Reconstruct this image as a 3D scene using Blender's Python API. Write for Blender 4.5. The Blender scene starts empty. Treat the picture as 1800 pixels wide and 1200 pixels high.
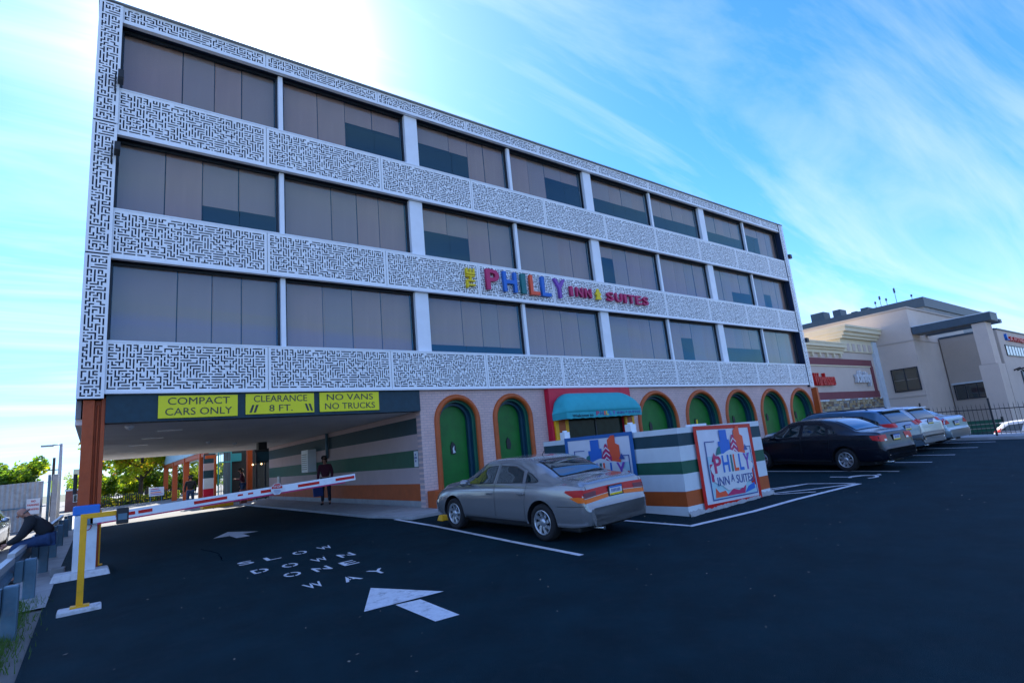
import bpy, bmesh, math, random
from mathutils import Vector, Matrix
from mathutils.bvhtree import BVHTree
random.seed(7)
PI = math.pi
S = bpy.context.scene
C = S.collection

# ------------------------------------------------------------------ camera
right = Vector((0.79924528, -0.59353518, -0.09446148)).normalized()
back = -Vector((0.59957152, 0.77658012, 0.19348721)).normalized()
up = back.cross(right).normalized()
right = up.cross(back).normalized()
cd = bpy.data.cameras.new('camera')
cam = bpy.data.objects.new('camera', cd); C.objects.link(cam)
cam.matrix_world = Matrix(((right.x, up.x, back.x, 0), (right.y, up.y, back.y, 0), (right.z, up.z, back.z, 0), (0, 0, 0, 1)))
cd.sensor_width = 36; cd.lens = 19.169; cd.clip_end = 3000; cd.clip_start = 0.05
S.camera = cam

# ------------------------------------------------------------------ light
SUN_EL, SUN_AZ = math.radians(38.9), math.radians(12.4)      # azimuth from +Y towards +X
sdir = Vector((math.sin(SUN_AZ) * math.cos(SUN_EL), math.cos(SUN_AZ) * math.cos(SUN_EL), math.sin(SUN_EL)))
sd = bpy.data.lights.new('sun', 'SUN'); sd.energy = 4.2; sd.angle = math.radians(0.5); sd.color = (1, .95, .86)
sun = bpy.data.objects.new('sun', sd); C.objects.link(sun)
sun.rotation_euler = sdir.to_track_quat('Z', 'Y').to_euler()
W = bpy.data.worlds.new('World'); S.world = W; W.use_nodes = True
nt = W.node_tree; nt.nodes.clear(); N = nt.nodes; L = nt.links
out = N.new('ShaderNodeOutputWorld'); bg = N.new('ShaderNodeBackground')
sky = N.new('ShaderNodeTexSky'); sky.sky_type = 'NISHITA'; sky.sun_disc = False
sky.sun_elevation = SUN_EL; sky.sun_rotation = SUN_AZ
sky.altitude = 0; sky.air_density = 1.0; sky.dust_density = 0.25; sky.ozone_density = 2.5
tc = N.new('ShaderNodeTexCoord')
def wmath(op, a, b=None, c=None):
    m = N.new('ShaderNodeMath'); m.operation = op
    for i, v in enumerate((a, b, c)):
        if v is None: continue
        if isinstance(v, (int, float)): m.inputs[i].default_value = v
        else: L.new(v, m.inputs[i])
    return m.outputs[0]
# thin cirrus: noise on the plane above the place (direction / height)
sep = N.new('ShaderNodeSeparateXYZ'); L.new(tc.outputs['Generated'], sep.inputs[0])
zz = wmath('ADD', wmath('MAXIMUM', sep.outputs[2], 0.0), 0.12)
cmb = N.new('ShaderNodeCombineXYZ')
L.new(wmath('DIVIDE', sep.outputs[0], zz), cmb.inputs[0]); L.new(wmath('DIVIDE', sep.outputs[1], zz), cmb.inputs[1])
mp = N.new('ShaderNodeMapping'); mp.inputs['Rotation'].default_value = (0, 0, .75); mp.inputs['Scale'].default_value = (.42, 2.0, 1)
L.new(cmb.outputs[0], mp.inputs[0])
nz = N.new('ShaderNodeTexNoise'); nz.inputs['Scale'].default_value = 1.1; nz.inputs['Detail'].default_value = 9
nz.inputs['Roughness'].default_value = .6; nz.inputs['Distortion'].default_value = .8
L.new(mp.outputs[0], nz.inputs['Vector'])
nz2 = N.new('ShaderNodeTexNoise'); nz2.inputs['Scale'].default_value = .35; nz2.inputs['Detail'].default_value = 3
L.new(cmb.outputs[0], nz2.inputs['Vector'])
cr = N.new('ShaderNodeMapRange'); cr.inputs['From Min'].default_value = .45; cr.inputs['From Max'].default_value = .80
L.new(wmath('ADD', wmath('MULTIPLY', nz.outputs[0], .7), wmath('MULTIPLY', nz2.outputs[0], .35)), cr.inputs[0])
dot = N.new('ShaderNodeVectorMath'); dot.operation = 'DOT_PRODUCT'
L.new(tc.outputs['Generated'], dot.inputs[0]); dot.inputs[1].default_value = sdir
dp = wmath('MAXIMUM', dot.outputs['Value'], 0.0)
# ice cloud scatters forward: brighter towards the sun
fwd = wmath('ADD', wmath('ADD', wmath('MULTIPLY', wmath('POWER', dp, 8), 1.2), wmath('MULTIPLY', wmath('POWER', dp, 130), 26.0)), 4.4)
ccol = N.new('ShaderNodeVectorMath'); ccol.operation = 'SCALE'; ccol.inputs[0].default_value = (.78, .90, 1.0)
L.new(fwd, ccol.inputs['Scale'])
veil = wmath('MINIMUM', wmath('ADD', wmath('ADD', wmath('MULTIPLY', cr.outputs[0], .95), wmath('MULTIPLY', wmath('POWER', dp, 14), .45)), wmath('MULTIPLY', wmath('POWER', wmath('SUBTRACT', 1.0, wmath('MAXIMUM', sep.outputs[2], 0.0)), 6), .60)), 1.0)
mx = N.new('ShaderNodeMix'); mx.data_type = 'RGBA'
L.new(veil, mx.inputs[0]); 
skt = N.new('ShaderNodeMix'); skt.data_type = 'RGBA'; skt.blend_type = 'MULTIPLY'; skt.inputs[0].default_value = 1.0
L.new(sky.outputs[0], skt.inputs[6]); skt.inputs[7].default_value = (.28, .70, 1.36, 1)
L.new(skt.outputs[2], mx.inputs[6]); L.new(ccol.outputs[0], mx.inputs[7])
L.new(mx.outputs[2], bg.inputs[0]); bg.inputs[1].default_value = 0.10
L.new(bg.outputs[0], out.inputs[0])
vs = S.view_settings; vs.view_transform = 'Standard'; vs.look = 'None'; vs.gamma = 1; vs.use_curve_mapping = False
vs.exposure = 1.55

# ------------------------------------------------------------------ materials
def mat(name, col, rough=.7, metal=0, var=.0, vscale=3, bump=0, bscale=40, spec=.5, coat=0, emit=None, estr=0, dirt=None, dscale=.6, damt=.5, stretch=(1, 1, 1)):
    m = bpy.data.materials.new(name); m.use_nodes = True
    n = m.node_tree.nodes; l = m.node_tree.links; b = n['Principled BSDF']
    b.inputs['Base Color'].default_value = (*col, 1); b.inputs['Roughness'].default_value = rough
    b.inputs['Metallic'].default_value = metal; b.inputs['Specular IOR Level'].default_value = spec
    b.inputs['Coat Weight'].default_value = coat; b.inputs['Coat Roughness'].default_value = .06
    if emit: b.inputs['Emission Color'].default_value = (*emit, 1); b.inputs['Emission Strength'].default_value = estr
    t = None
    if var or bump or dirt:
        t = n.new('ShaderNodeTexCoord'); mp = n.new('ShaderNodeMapping'); mp.inputs['Scale'].default_value = stretch
        l.new(t.outputs['Object'], mp.inputs[0]); t = mp
    src = None
    if var:
        z = n.new('ShaderNodeTexNoise'); z.inputs['Scale'].default_value = vscale; z.inputs['Detail'].default_value = 6; z.inputs['Roughness'].default_value = .65
        l.new(t.outputs[0], z.inputs['Vector'])
        r = n.new('ShaderNodeMapRange'); r.inputs['From Min'].default_value = .3; r.inputs['From Max'].default_value = .7
        r.inputs['To Min'].default_value = 1 - var; r.inputs['To Max'].default_value = 1 + var
        l.new(z.outputs[0], r.inputs[0])
        x = n.new('ShaderNodeVectorMath'); x.operation = 'SCALE'; x.inputs[0].default_value = col
        l.new(r.outputs[0], x.inputs['Scale']); src = x.outputs[0]
    if dirt:
        z = n.new('ShaderNodeTexNoise'); z.inputs['Scale'].default_value = dscale; z.inputs['Detail'].default_value = 8; z.inputs['Roughness'].default_value = .7
        l.new(t.outputs[0], z.inputs['Vector'])
        r = n.new('ShaderNodeMapRange'); r.inputs['From Min'].default_value = .52; r.inputs['From Max'].default_value = .75; r.inputs['To Max'].default_value = damt
        l.new(z.outputs[0], r.inputs[0])
        x = n.new('ShaderNodeMix'); x.data_type = 'RGBA'; l.new(r.outputs[0], x.inputs[0])
        if src: l.new(src, x.inputs[6])
        else: x.inputs[6].default_value = (*col, 1)
        x.inputs[7].default_value = (*dirt, 1); src = x.outputs[2]
    if src: l.new(src, b.inputs['Base Color'])
    if bump:
        z = n.new('ShaderNodeTexNoise'); z.inputs['Scale'].default_value = bscale; z.inputs['Detail'].default_value = 5
        l.new(t.outputs[0], z.inputs['Vector'])
        bp = n.new('ShaderNodeBump'); bp.inputs['Strength'].default_value = bump; bp.inputs['Distance'].default_value = .02
        l.new(z.outputs[0], bp.inputs['Height']); l.new(bp.outputs[0], b.inputs['Normal'])
    return m
M = {}
M['asphalt'] = mat('asphalt', (.0025, .019, .027), .8, var=.3, vscale=1.3, bump=.5, bscale=160, dirt=(.014, .027, .036), dscale=5, damt=.55, spec=.10)
M['old_asphalt'] = mat('old_asphalt', (.17, .165, .155), .9, var=.2, vscale=2, bump=.4, bscale=90, dirt=(.08, .08, .08), dscale=2)
M['field'] = mat('ground_cover', (.07, .085, .05), .95, var=.3, vscale=.05)
M['concrete'] = mat('concrete', (.33, .34, .35), .85, var=.15, vscale=3, bump=.3, bscale=60, dirt=(.15, .15, .15), dscale=2.5, damt=.5)
M['paint_white'] = mat('road_paint', (.62, .64, .68), .7, var=.12, vscale=12, dirt=(.10, .11, .13), dscale=7, damt=.8, bump=.3, bscale=120)
M['screen'] = mat('screen_white', (.86, .88, .90), .45, var=.05, vscale=1.2, dirt=(.52, .55, .57), dscale=2.2, damt=.45, stretch=(2.5, 1, .35))
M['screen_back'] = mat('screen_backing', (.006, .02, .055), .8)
M['navy'] = mat('navy_paint', (.004, .035, .055), .6, var=.25, vscale=6, bump=.1, dirt=(.015, .055, .07), dscale=14)
M['pier'] = mat('white_metal', (.82, .85, .90), .45, var=.05, vscale=2)
M['frame'] = mat('dark_bronze_frame', (.02, .028, .04), .4, metal=.3)
M['soffit'] = mat('soffit_plaster', (.80, .78, .75), .85, var=.08, vscale=.7, bump=.1, bscale=20, dirt=(.62, .6, .58), dscale=.8)
M['orange'] = mat('orange_paint', (.42, .065, .006), .55, var=.18, vscale=5, bump=.15, bscale=30, dirt=(.25, .07, .03), dscale=5, damt=.6)
M['orange2'] = mat('orange_trim', (.45, .085, .010), .5, var=.15, vscale=6, bump=.1)
M['green'] = mat('green_paint', (.001, .145, .013), .5, var=.22, vscale=2.5, bump=.08)
M['green2'] = mat('pale_green_trim', (.02, .13, .08), .5, var=.1)
M['teal'] = mat('teal_trim', (.005, .05, .085), .5, var=.15)
M['pink'] = mat('pink_plaster', (.50, .38, .38), .8, var=.06, vscale=2, bump=.2, bscale=50)
M['stripe_green'] = mat('stripe_green', (.010, .095, .055), .65, var=.15, vscale=3)
M['stripe_teal'] = mat('stripe_teal', (.006, .045, .065), .65, var=.15, vscale=3)
M['stripe_white'] = mat('stripe_white', (.60, .66, .70), .7, var=.06, vscale=3, bump=.15, bscale=40)
M['stripe_orange'] = mat('stripe_orange', (.44, .080, .010), .65, var=.15, vscale=3)
M['red'] = mat('red_paint', (.60, .002, .035), .5, var=.12, vscale=3)
M['yellow'] = mat('yellow_paint', (.88, .43, .0), .5, var=.1, vscale=6, dirt=(.3, .2, .03), dscale=9, damt=.5)
M['sign_yellow'] = mat('sign_yellow', (.80, .74, .0), .45, var=.03)
M['sign_text'] = mat('sign_text', (.05, .05, .04), .6)
M['awning'] = mat('awning_canvas', (.03, .38, .43), .75, var=.08, vscale=4, bump=.2, bscale=15)
M['white'] = mat('white_enamel', (.75, .79, .84), .4, var=.04, vscale=4, dirt=(.4, .4, .4), dscale=6, damt=.35)
M['bluecap'] = mat('blue_enamel', (.01, .16, .58), .4, var=.05)
M['black'] = mat('black_plastic', (.012, .014, .018), .5, var=.2)
M['rubber'] = mat('rubber', (.012, .012, .014), .85, var=.2, bump=.2, bscale=80)
M['chrome'] = mat('chrome', (.6, .62, .65), .15, metal=1)
M['alloy'] = mat('alloy', (.5, .53, .57), .3, metal=.75)
M['steel'] = mat('galvanized_steel', (.09, .18, .25), .5, metal=.3, var=.15, vscale=5, dirt=(.2, .22, .25), dscale=6)
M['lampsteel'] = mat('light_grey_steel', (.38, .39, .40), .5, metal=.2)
M['gl'] = mat('car_glass', (.010, .022, .026), .03, spec=.9, coat=.5)
M['shopgl'] = mat('dark_shop_glass', (.006, .02, .018), .12, spec=.12, var=.6, vscale=3)
M['lred'] = mat('red_lens', (.55, .004, .006), .4, coat=.1, spec=.3)
M['lorange'] = mat('orange_lens', (.85, .15, .002), .4, coat=.1, spec=.3)
M['lwhite'] = mat('clear_lens', (.6, .6, .62), .1, coat=1)
M['plate'] = mat('plate_white', (.65, .68, .72), .4)
M['plate_blue'] = mat('plate_blue', (.03, .08, .3), .4)
M['skin'] = mat('skin', (.42, .20, .14), .6)
M['leaf'] = mat('grass', (.07, .15, .02), .8)
M['bark'] = mat('bark', (.05, .038, .028), .9, var=.3, vscale=6, bump=.5, bscale=20)
M['beige'] = mat('beige_stucco', (.60, .49, .41), .85, var=.05, vscale=.6, bump=.1, bscale=30, dirt=(.44, .38, .35), dscale=.5, damt=.4)
M['beige2'] = mat('beige_stucco_grey', (.46, .38, .32), .85, var=.05, vscale=.6, bump=.1, bscale=30)
M['cream'] = mat('cream_stucco', (.74, .64, .44), .8, var=.05, vscale=1)
M['maroon'] = mat('maroon_band', (.20, .05, .06), .7, var=.08)
M['slate'] = mat('slate_metal', (.045, .075, .10), .5, var=.12)
M['grey'] = mat('grey_concrete', (.25, .27, .28), .85, var=.12, vscale=.8)
M['bwin'] = mat('bronze_glass', (.09, .075, .05), .08, spec=.8)
M['blackiron'] = mat('wrought_iron', (.012, .016, .022), .5)
M['magenta'] = mat('letter_magenta', (.50, .015, .12), .5)
M['lblue'] = mat('letter_blue', (.01, .14, .55), .5)
M['lteal'] = mat('letter_teal', (.0, .16, .17), .5)
M['loran'] = mat('letter_orange', (.85, .09, .03), .5)
M['lpurp'] = mat('letter_purple', (.22, .07, .42), .5)
M['lyel'] = mat('letter_yellow', (.85, .62, .0), .5)
M['wood'] = mat('brown_wood', (.16, .06, .02), .6, var=.2)
M['lamp'] = mat('lamp_glow', (1, .8, .5), .5, emit=(1, .6, .25), estr=3)
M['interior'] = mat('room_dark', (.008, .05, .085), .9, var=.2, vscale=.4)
M['brickred'] = mat('red_brick', (.25, .07, .05), .9, var=.2, vscale=10)

def brick_mat(name, c1, c2, mortar, scale, bw=.2, rh=.075, ms=.006, axis='XZ', bump=.6):
    m = bpy.data.materials.new(name); m.use_nodes = True
    n = m.node_tree.nodes; l = m.node_tree.links; b = n['Principled BSDF']; b.inputs['Roughness'].default_value = .75
    t = n.new('ShaderNodeTexCoord'); s = n.new('ShaderNodeSeparateXYZ'); c = n.new('ShaderNodeCombineXYZ')
    l.new(t.outputs['Object'], s.inputs[0]); l.new(s.outputs['XYZ'.index(axis[0])], c.inputs[0]); l.new(s.outputs['XYZ'.index(axis[1])], c.inputs[1])
    k = n.new('ShaderNodeTexBrick'); k.inputs['Color1'].default_value = (*c1, 1); k.inputs['Color2'].default_value = (*c2, 1)
    k.inputs['Mortar'].default_value = (*mortar, 1); k.inputs['Scale'].default_value = scale
    k.inputs['Brick Width'].default_value = bw; k.inputs['Row Height'].default_value = rh; k.inputs['Mortar Size'].default_value = ms
    l.new(c.outputs[0], k.inputs['Vector'])
    z = n.new('ShaderNodeTexNoise'); z.inputs['Scale'].default_value = 1.5; z.inputs['Detail'].default_value = 6; l.new(t.outputs['Object'], z.inputs['Vector'])
    r = n.new('ShaderNodeMapRange'); r.inputs['To Min'].default_value = .82; r.inputs['To Max'].default_value = 1.15; l.new(z.outputs[0], r.inputs[0])
    x = n.new('ShaderNodeVectorMath'); x.operation = 'SCALE'; l.new(k.outputs[0], x.inputs[0]); l.new(r.outputs[0], x.inputs['Scale'])
    l.new(x.outputs[0], b.inputs['Base Color'])
    bp = n.new('ShaderNodeBump'); bp.inputs['Strength'].default_value = bump; bp.inputs['Distance'].default_value = .01; bp.invert = True
    l.new(k.outputs['Fac'], bp.inputs['Height']); l.new(bp.outputs[0], b.inputs['Normal'])
    return m
M['pinkbrick'] = brick_mat('painted_pink_brick', (.70, .49, .44), (.64, .44, .40), (.42, .33, .35), 1)
M['ledgestone'] = brick_mat('ledgestone', (.42, .30, .15), (.22, .19, .17), (.10, .09, .08), 1, .42, .16, .02)
M['farbrick'] = brick_mat('far_brick', (.30, .08, .06), (.22, .06, .05), (.25, .2, .18), 1)

def glass_mat(name, tint, refl=.10):
    m = bpy.data.materials.new(name); m.use_nodes = True
    n = m.node_tree.nodes; l = m.node_tree.links; n.remove(n['Principled BSDF']); o = n['Material Output']
    tr = n.new('ShaderNodeBsdfTransparent'); tr.inputs[0].default_value = (*tint, 1)
    gl = n.new('ShaderNodeBsdfGlossy'); gl.inputs['Roughness'].default_value = .015; gl.inputs[0].default_value = (.42, .82, 1, 1)
    fr = n.new('ShaderNodeFresnel'); fr.inputs[0].default_value = 1.55
    ad = n.new('ShaderNodeMath'); ad.operation = 'ADD'; ad.use_clamp = True; ad.inputs[1].default_value = refl; l.new(fr.outputs[0], ad.inputs[0])
    ge = n.new('ShaderNodeNewGeometry'); bk = n.new('ShaderNodeMath'); bk.operation = 'SUBTRACT'; bk.inputs[0].default_value = 1; l.new(ge.outputs['Backfacing'], bk.inputs[1])
    fm_ = n.new('ShaderNodeMath'); fm_.operation = 'MULTIPLY'; l.new(ad.outputs[0], fm_.inputs[0]); l.new(bk.outputs[0], fm_.inputs[1]); ad = fm_
    t = n.new('ShaderNodeTexCoord'); z = n.new('ShaderNodeTexNoise'); z.inputs['Scale'].default_value = .8; z.inputs['Detail'].default_value = 1
    l.new(t.outputs['Object'], z.inputs['Vector']); bp = n.new('ShaderNodeBump'); bp.inputs['Strength'].default_value = .06; bp.inputs['Distance'].default_value = .03
    l.new(z.outputs[0], bp.inputs['Height']); l.new(bp.outputs[0], gl.inputs['Normal'])
    mx = n.new('ShaderNodeMixShader'); l.new(ad.outputs[0], mx.inputs[0]); l.new(tr.outputs[0], mx.inputs[1]); l.new(gl.outputs[0], mx.inputs[2])
    l.new(mx.outputs[0], o.inputs[0]); return m
M['glass'] = glass_mat('tinted_window_glass', (.90, .93, .95), .03)
M['blind'] = mat('roller_blind_taupe', (.50, .27, .19), .9, var=.10, vscale=.8, stretch=(2, 1, .4))
M['blind_grey'] = mat('roller_blind_grey', (.44, .265, .20), .9, var=.06, vscale=.8, stretch=(2, 1, .4))

# ------------------------------------------------------------------ object helpers
def tag(o, label=None, cat=None, group=None, kind=None):
    if label: o['label'] = label
    if cat: o['category'] = cat
    if group: o['group'] = group
    if kind: o['kind'] = kind
    return o
def thing(name, label, cat, loc=(0, 0, 0), rz=0, group=None):
    o = bpy.data.objects.new(name, None); o.empty_display_size = .3; C.objects.link(o)
    o.location = loc; o.rotation_euler = (0, 0, rz); return tag(o, label, cat, group)
def wloc(p):
    v = Vector((0, 0, 0))
    while p: v += p.location; p = p.parent
    return v
def link(name, me, parent=None, loc=None):
    o = bpy.data.objects.new(name, me); C.objects.link(o)
    if parent: o.parent = parent
    if loc is not None: o.location = loc
    return o
class MB:
    def __init__(s): s.v = []; s.f = []; s.m = []; s.sm = []
    def add(s, vs, fs, m=0, smooth=False):
        k = len(s.v); s.v += [tuple(v) for v in vs]
        for f in fs: s.f.append([k + i for i in f]); s.m.append(m); s.sm.append(smooth)
        return s
    def box(s, a, b, m=0):
        x0, y0, z0 = a; x1, y1, z1 = b
        if x0 > x1: x0, x1 = x1, x0
        if y0 > y1: y0, y1 = y1, y0
        if z0 > z1: z0, z1 = z1, z0
        return s.add([(x0, y0, z0), (x1, y0, z0), (x1, y1, z0), (x0, y1, z0), (x0, y0, z1), (x1, y0, z1), (x1, y1, z1), (x0, y1, z1)],
              [(0, 3, 2, 1), (4, 5, 6, 7), (0, 1, 5, 4), (1, 2, 6, 5), (2, 3, 7, 6), (3, 0, 4, 7)], m)
    def tube(s, pts, rs, n=10, m=0, cap=True):
        pts = [Vector(p) for p in pts]
        if isinstance(rs, (int, float)): rs = [rs] * len(pts)
        k = len(s.v); N_ = len(pts)
        for i, p in enumerate(pts):
            d = (pts[min(i + 1, N_ - 1)] - pts[max(i - 1, 0)]).normalized()
            a = d.orthogonal().normalized() if i == 0 else (a - d * a.dot(d)).normalized()
            b = d.cross(a)
            for j in range(n):
                t = 2 * PI * j / n; s.v.append(tuple(p + (a * math.cos(t) + b * math.sin(t)) * rs[i]))
        for i in range(N_ - 1):
            for j in range(n):
                j2 = (j + 1) % n
                s.f.append([k + i * n + j, k + i * n + j2, k + (i + 1) * n + j2, k + (i + 1) * n + j]); s.m.append(m); s.sm.append(True)
        if cap:
            s.f.append([k + j for j in range(n)][::-1]); s.m.append(m); s.sm.append(False)
            s.f.append([k + (N_ - 1) * n + j for j in range(n)]); s.m.append(m); s.sm.append(False)
        return s
    def lathe(s, prof, n=24, axis='x', m=0, c=(0, 0, 0), smooth=True):
        # prof: (radius, along axis)
        k = len(s.v)
        for r, a in prof:
            for j in range(n):
                t = 2 * PI * j / n; u, w = r * math.cos(t), r * math.sin(t)
                p = (a, u, w) if axis == 'x' else (u, a, w) if axis == 'y' else (u, w, a)
                s.v.append((p[0] + c[0], p[1] + c[1], p[2] + c[2]))
        for i in range(len(prof) - 1):
            for j in range(n):
                j2 = (j + 1) % n
                s.f.append([k + i * n + j, k + i * n + j2, k + (i + 1) * n + j2, k + (i + 1) * n + j]); s.m.append(m); s.sm.append(smooth)
        return s
    def prism(s, poly, y0, y1, m=0, plane='xz'):
        n = len(poly)
        def P(a, b, d): return (a, d, b) if plane == 'xz' else (d, a, b) if plane == 'yz' else (a, b, d)
        s.add([P(a, b, y0) for a, b in poly] + [P(a, b, y1) for a, b in poly],
              [list(range(n)), list(range(2 * n - 1, n - 1, -1))] + [(i, i + n, (i + 1) % n + n, (i + 1) % n) for i in range(n)], m)
        return s
    def mesh(s, name, mats, origin=None):
        me = bpy.data.meshes.new(name)
        o = Vector(origin) if origin is not None else Vector((0, 0, 0))
        me.from_pydata([Vector(v) - o for v in s.v], [], s.f)
        for x in (mats if isinstance(mats, (list, tuple)) else [mats]): me.materials.append(M[x] if isinstance(x, str) else x)
        me.polygons.foreach_set('material_index', s.m); me.polygons.foreach_set('use_smooth', s.sm)
        bm = bmesh.new(); bm.from_mesh(me); bmesh.ops.recalc_face_normals(bm, faces=bm.faces); bm.to_mesh(me); bm.free()
        me.update(); return me
    def build(s, name, mats, parent=None, bevel=0, local=False):
        org = wloc(parent) if (parent and not local) else None
        o = link(name, s.mesh(name, mats, org), parent)
        if bevel:
            b = o.modifiers.new('bevel', 'BEVEL'); b.width = bevel; b.segments = 2; b.limit_method = 'ANGLE'
        return o
def boxo(name, a, b, m, parent=None, bevel=0, local=False): return MB().box(a, b).build(name, m, parent, bevel, local)
def copy_tree(o, parent=None):
    c = o.copy(); C.objects.link(c)
    if parent: c.parent = parent
    for ch in o.children: copy_tree(ch, c)
    return c
def text_mesh(s, size=1, ext=.02, off=0, align='CENTER', sx=1, space=1, m='black', name='lettering'):
    cu = bpy.data.curves.new('t', 'FONT'); cu.body = s; cu.size = size; cu.extrude = ext; cu.offset = off; cu.align_x = align; cu.align_y = 'CENTER'
    cu.space_character = space; cu.resolution_u = 3
    o = bpy.data.objects.new('t', cu); C.objects.link(o)
    dg = bpy.context.evaluated_depsgraph_get(); me = bpy.data.meshes.new_from_object(o.evaluated_get(dg))
    bpy.data.objects.remove(o); me.name = name
    me.materials.clear(); me.materials.append(M[m])
    for v in me.vertices: v.co.x *= sx
    return me
def gz(X, Y): return -1.42 + .033 * (min(Y, 14) - 14) + .016 * (X - 7)

# ------------------------------------------------------------------ ground
def sheet(name, xs, ys, zf, m, dz=0):
    b = MB(); nx, ny = len(xs), len(ys)
    b.add([(x, y, zf(x, y) + dz) for y in ys for x in xs], [(j * nx + i, j * nx + i + 1, (j + 1) * nx + i + 1, (j + 1) * nx + i) for j in range(ny - 1) for i in range(nx - 1)])
    return tag(b.build(name, m), kind='structure')
tag(boxo('ground', (-900, -900, -3.2), (1200, 1500, -2.75), 'field'), kind='structure')
b = MB()
ys = [-30, -10, 0, 7, 14, 29.5]
sheet('parking_lot', [-.55, 10, 20, 27.2], [-12, 0, 7, 14], gz, 'asphalt')
sheet('driveway', [-.55, 3, 8], [14, 20, 29.5], gz, 'asphalt', 0)
sheet('rear_court', [-.55, 8, 12, 34], [29.5, 60, 140], gz, 'old_asphalt')
sheet('entrance_apron', [8, 20, 34], [14, 29.5], gz, 'concrete')
tag(boxo('lot_foundation', (-.5, -29.9, -2.8), (27.1, 13.9, -2.45), 'grey'), kind='structure')
sheet('verge', [-40, -20, -5, -1.3, -.55], [-12, 0, 14, 30, 140], gz, 'old_asphalt', -.02)
sheet('concrete_strip', [-1.1, -.52], [11.2, 14, 30, 60], gz, 'concrete', .012)
# right kerb that carries the iron fence
def kerb(name, x0, x1, y0, y1, h, m='concrete'):
    b = MB(); b.add([(x0, y0, gz(x0, y0) - .9), (x1, y0, gz(x1, y0) - .9), (x1, y1, gz(x1, y1) - .9), (x0, y1, gz(x0, y1) - .9),
                     (x0, y0, gz(x0, y0) + h), (x1, y0, gz(x1, y0) + h), (x1, y1, gz(x1, y1) + h), (x0, y1, gz(x0, y1) + h)],
                    [(0, 3, 2, 1), (4, 5, 6, 7), (0, 1, 5, 4), (1, 2, 6, 5), (2, 3, 7, 6), (3, 0, 4, 7)])
    return tag(b.build(name, m, bevel=.02), kind='structure')
kerb('kerb', 27.2, 28.6, -12, 13.6, .12)
# pavement along the striped wall, in slabs
for i in range(10):
    y0 = 12.9 + i * 1.95
    w0 = 5.9 if i else 6.3
    o = MB().add([(w0, y0, gz(w0, y0)), (7.9 if i == 0 else 7.28, y0, gz(7.3, y0)), (7.9 if i == 0 else 7.28, y0 + 1.935, gz(7.3, y0 + 1.9)), (5.9, y0 + 1.935, gz(5.9, y0 + 1.9)),
                  (w0, y0, gz(w0, y0) + .07), (7.9 if i == 0 else 7.28, y0, gz(7.3, y0) + .1), (7.9 if i == 0 else 7.28, y0 + 1.935, gz(7.3, y0 + 1.9) + .1), (5.9, y0 + 1.935, gz(5.9, y0 + 1.9) + .07)],
                 [(0, 3, 2, 1), (4, 5, 6, 7), (0, 1, 5, 4), (1, 2, 6, 5), (2, 3, 7, 6), (3, 0, 4, 7)]).build('pavement_slab', 'concrete', bevel=.008)
    tag(o, kind='structure')
for x0, x1 in ((8.0, 9.2), (9.2, 11), (11, 13), (13, 15), (15, 17)):
    tag(MB().box((x0 + .005, 13.15, gz(x0, 13) - .05), (x1 - .005, 14, gz(x0, 13.5) + .1)).build('pavement_slab', 'concrete', bevel=.01), kind='structure')
def line(pts, w=.1, name='parking_line', dz=.004):
    b = MB(); P = [Vector(p) for p in pts]; vs_ = []
    Q = [P[0]]
    for p, q in zip(P, P[1:]):
        n_ = max(1, int((q - p).length / .8))
        for k in range(1, n_ + 1): Q.append(p + (q - p) * k / n_)
    for i, p in enumerate(Q):
        d = (Q[min(i + 1, len(Q) - 1)] - Q[max(i - 1, 0)]).normalized(); n_ = Vector((-d.y, d.x)) * w / 2
        for s_ in (1, -1):
            q = p + n_ * s_; vs_.append((q.x, q.y, gz(q.x, q.y) + dz))
    b.add(vs_, [(2 * i, 2 * i + 1, 2 * i + 3, 2 * i + 2) for i in range(len(Q) - 1)])
    return tag(b.build(name, 'paint_white'), kind='structure')
line([(6.13, 13.5), (6.15, 11.5), (6.05, 8.5), (6.0, 6.55)], .1)
line([(8.45, 8.4), (8.6, 6.41)], .1)
line([(8.55, 6.41), (10.3, 6.18), (11.9, 6.12), (14.5, 5.87)], .12)
line([(12.4, 6.86), (13.0, 6.2)], .07, dz=.008)
line([(12.55, 6.95), (12.9, 6.75), (13.35, 6.45), (14.4, 5.95)], .08, dz=.008)
line([(12.7, 7.3), (14.2, 6.95)], .07, dz=.008); line([(12.7, 7.55), (14.2, 6.95), (14.5, 5.95)], .08, dz=.012)
line([(16.75, 9.6), (16.99, 5.85)], .1)
for x in (19.25, 21.4, 23.9, 26.2): line([(x - .2, 9.6), (x, 5.75)], .1)
def polymark(polys, name, dz=.004, loc=None):
    b = MB()
    for p in polys: b.add([(x, y, gz(x, y) + dz) for x, y in p], [list(range(len(p)))])
    return tag(b.build(name, 'paint_white'), kind='structure')
polymark([[(3.11, 7.76), (3.67, 6.71), (2.63, 6.8)], [(3.0, 6.72), (3.31, 6.66), (3.32, 5.74), (3.03, 5.77)]], 'road_arrow')
polymark([[(2.99, 17.55), (3.5, 16.25), (2.45, 16.35)], [(2.82, 16.3), (3.13, 16.27), (3.13, 15.45), (2.83, 15.47)]], 'road_arrow')
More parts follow.
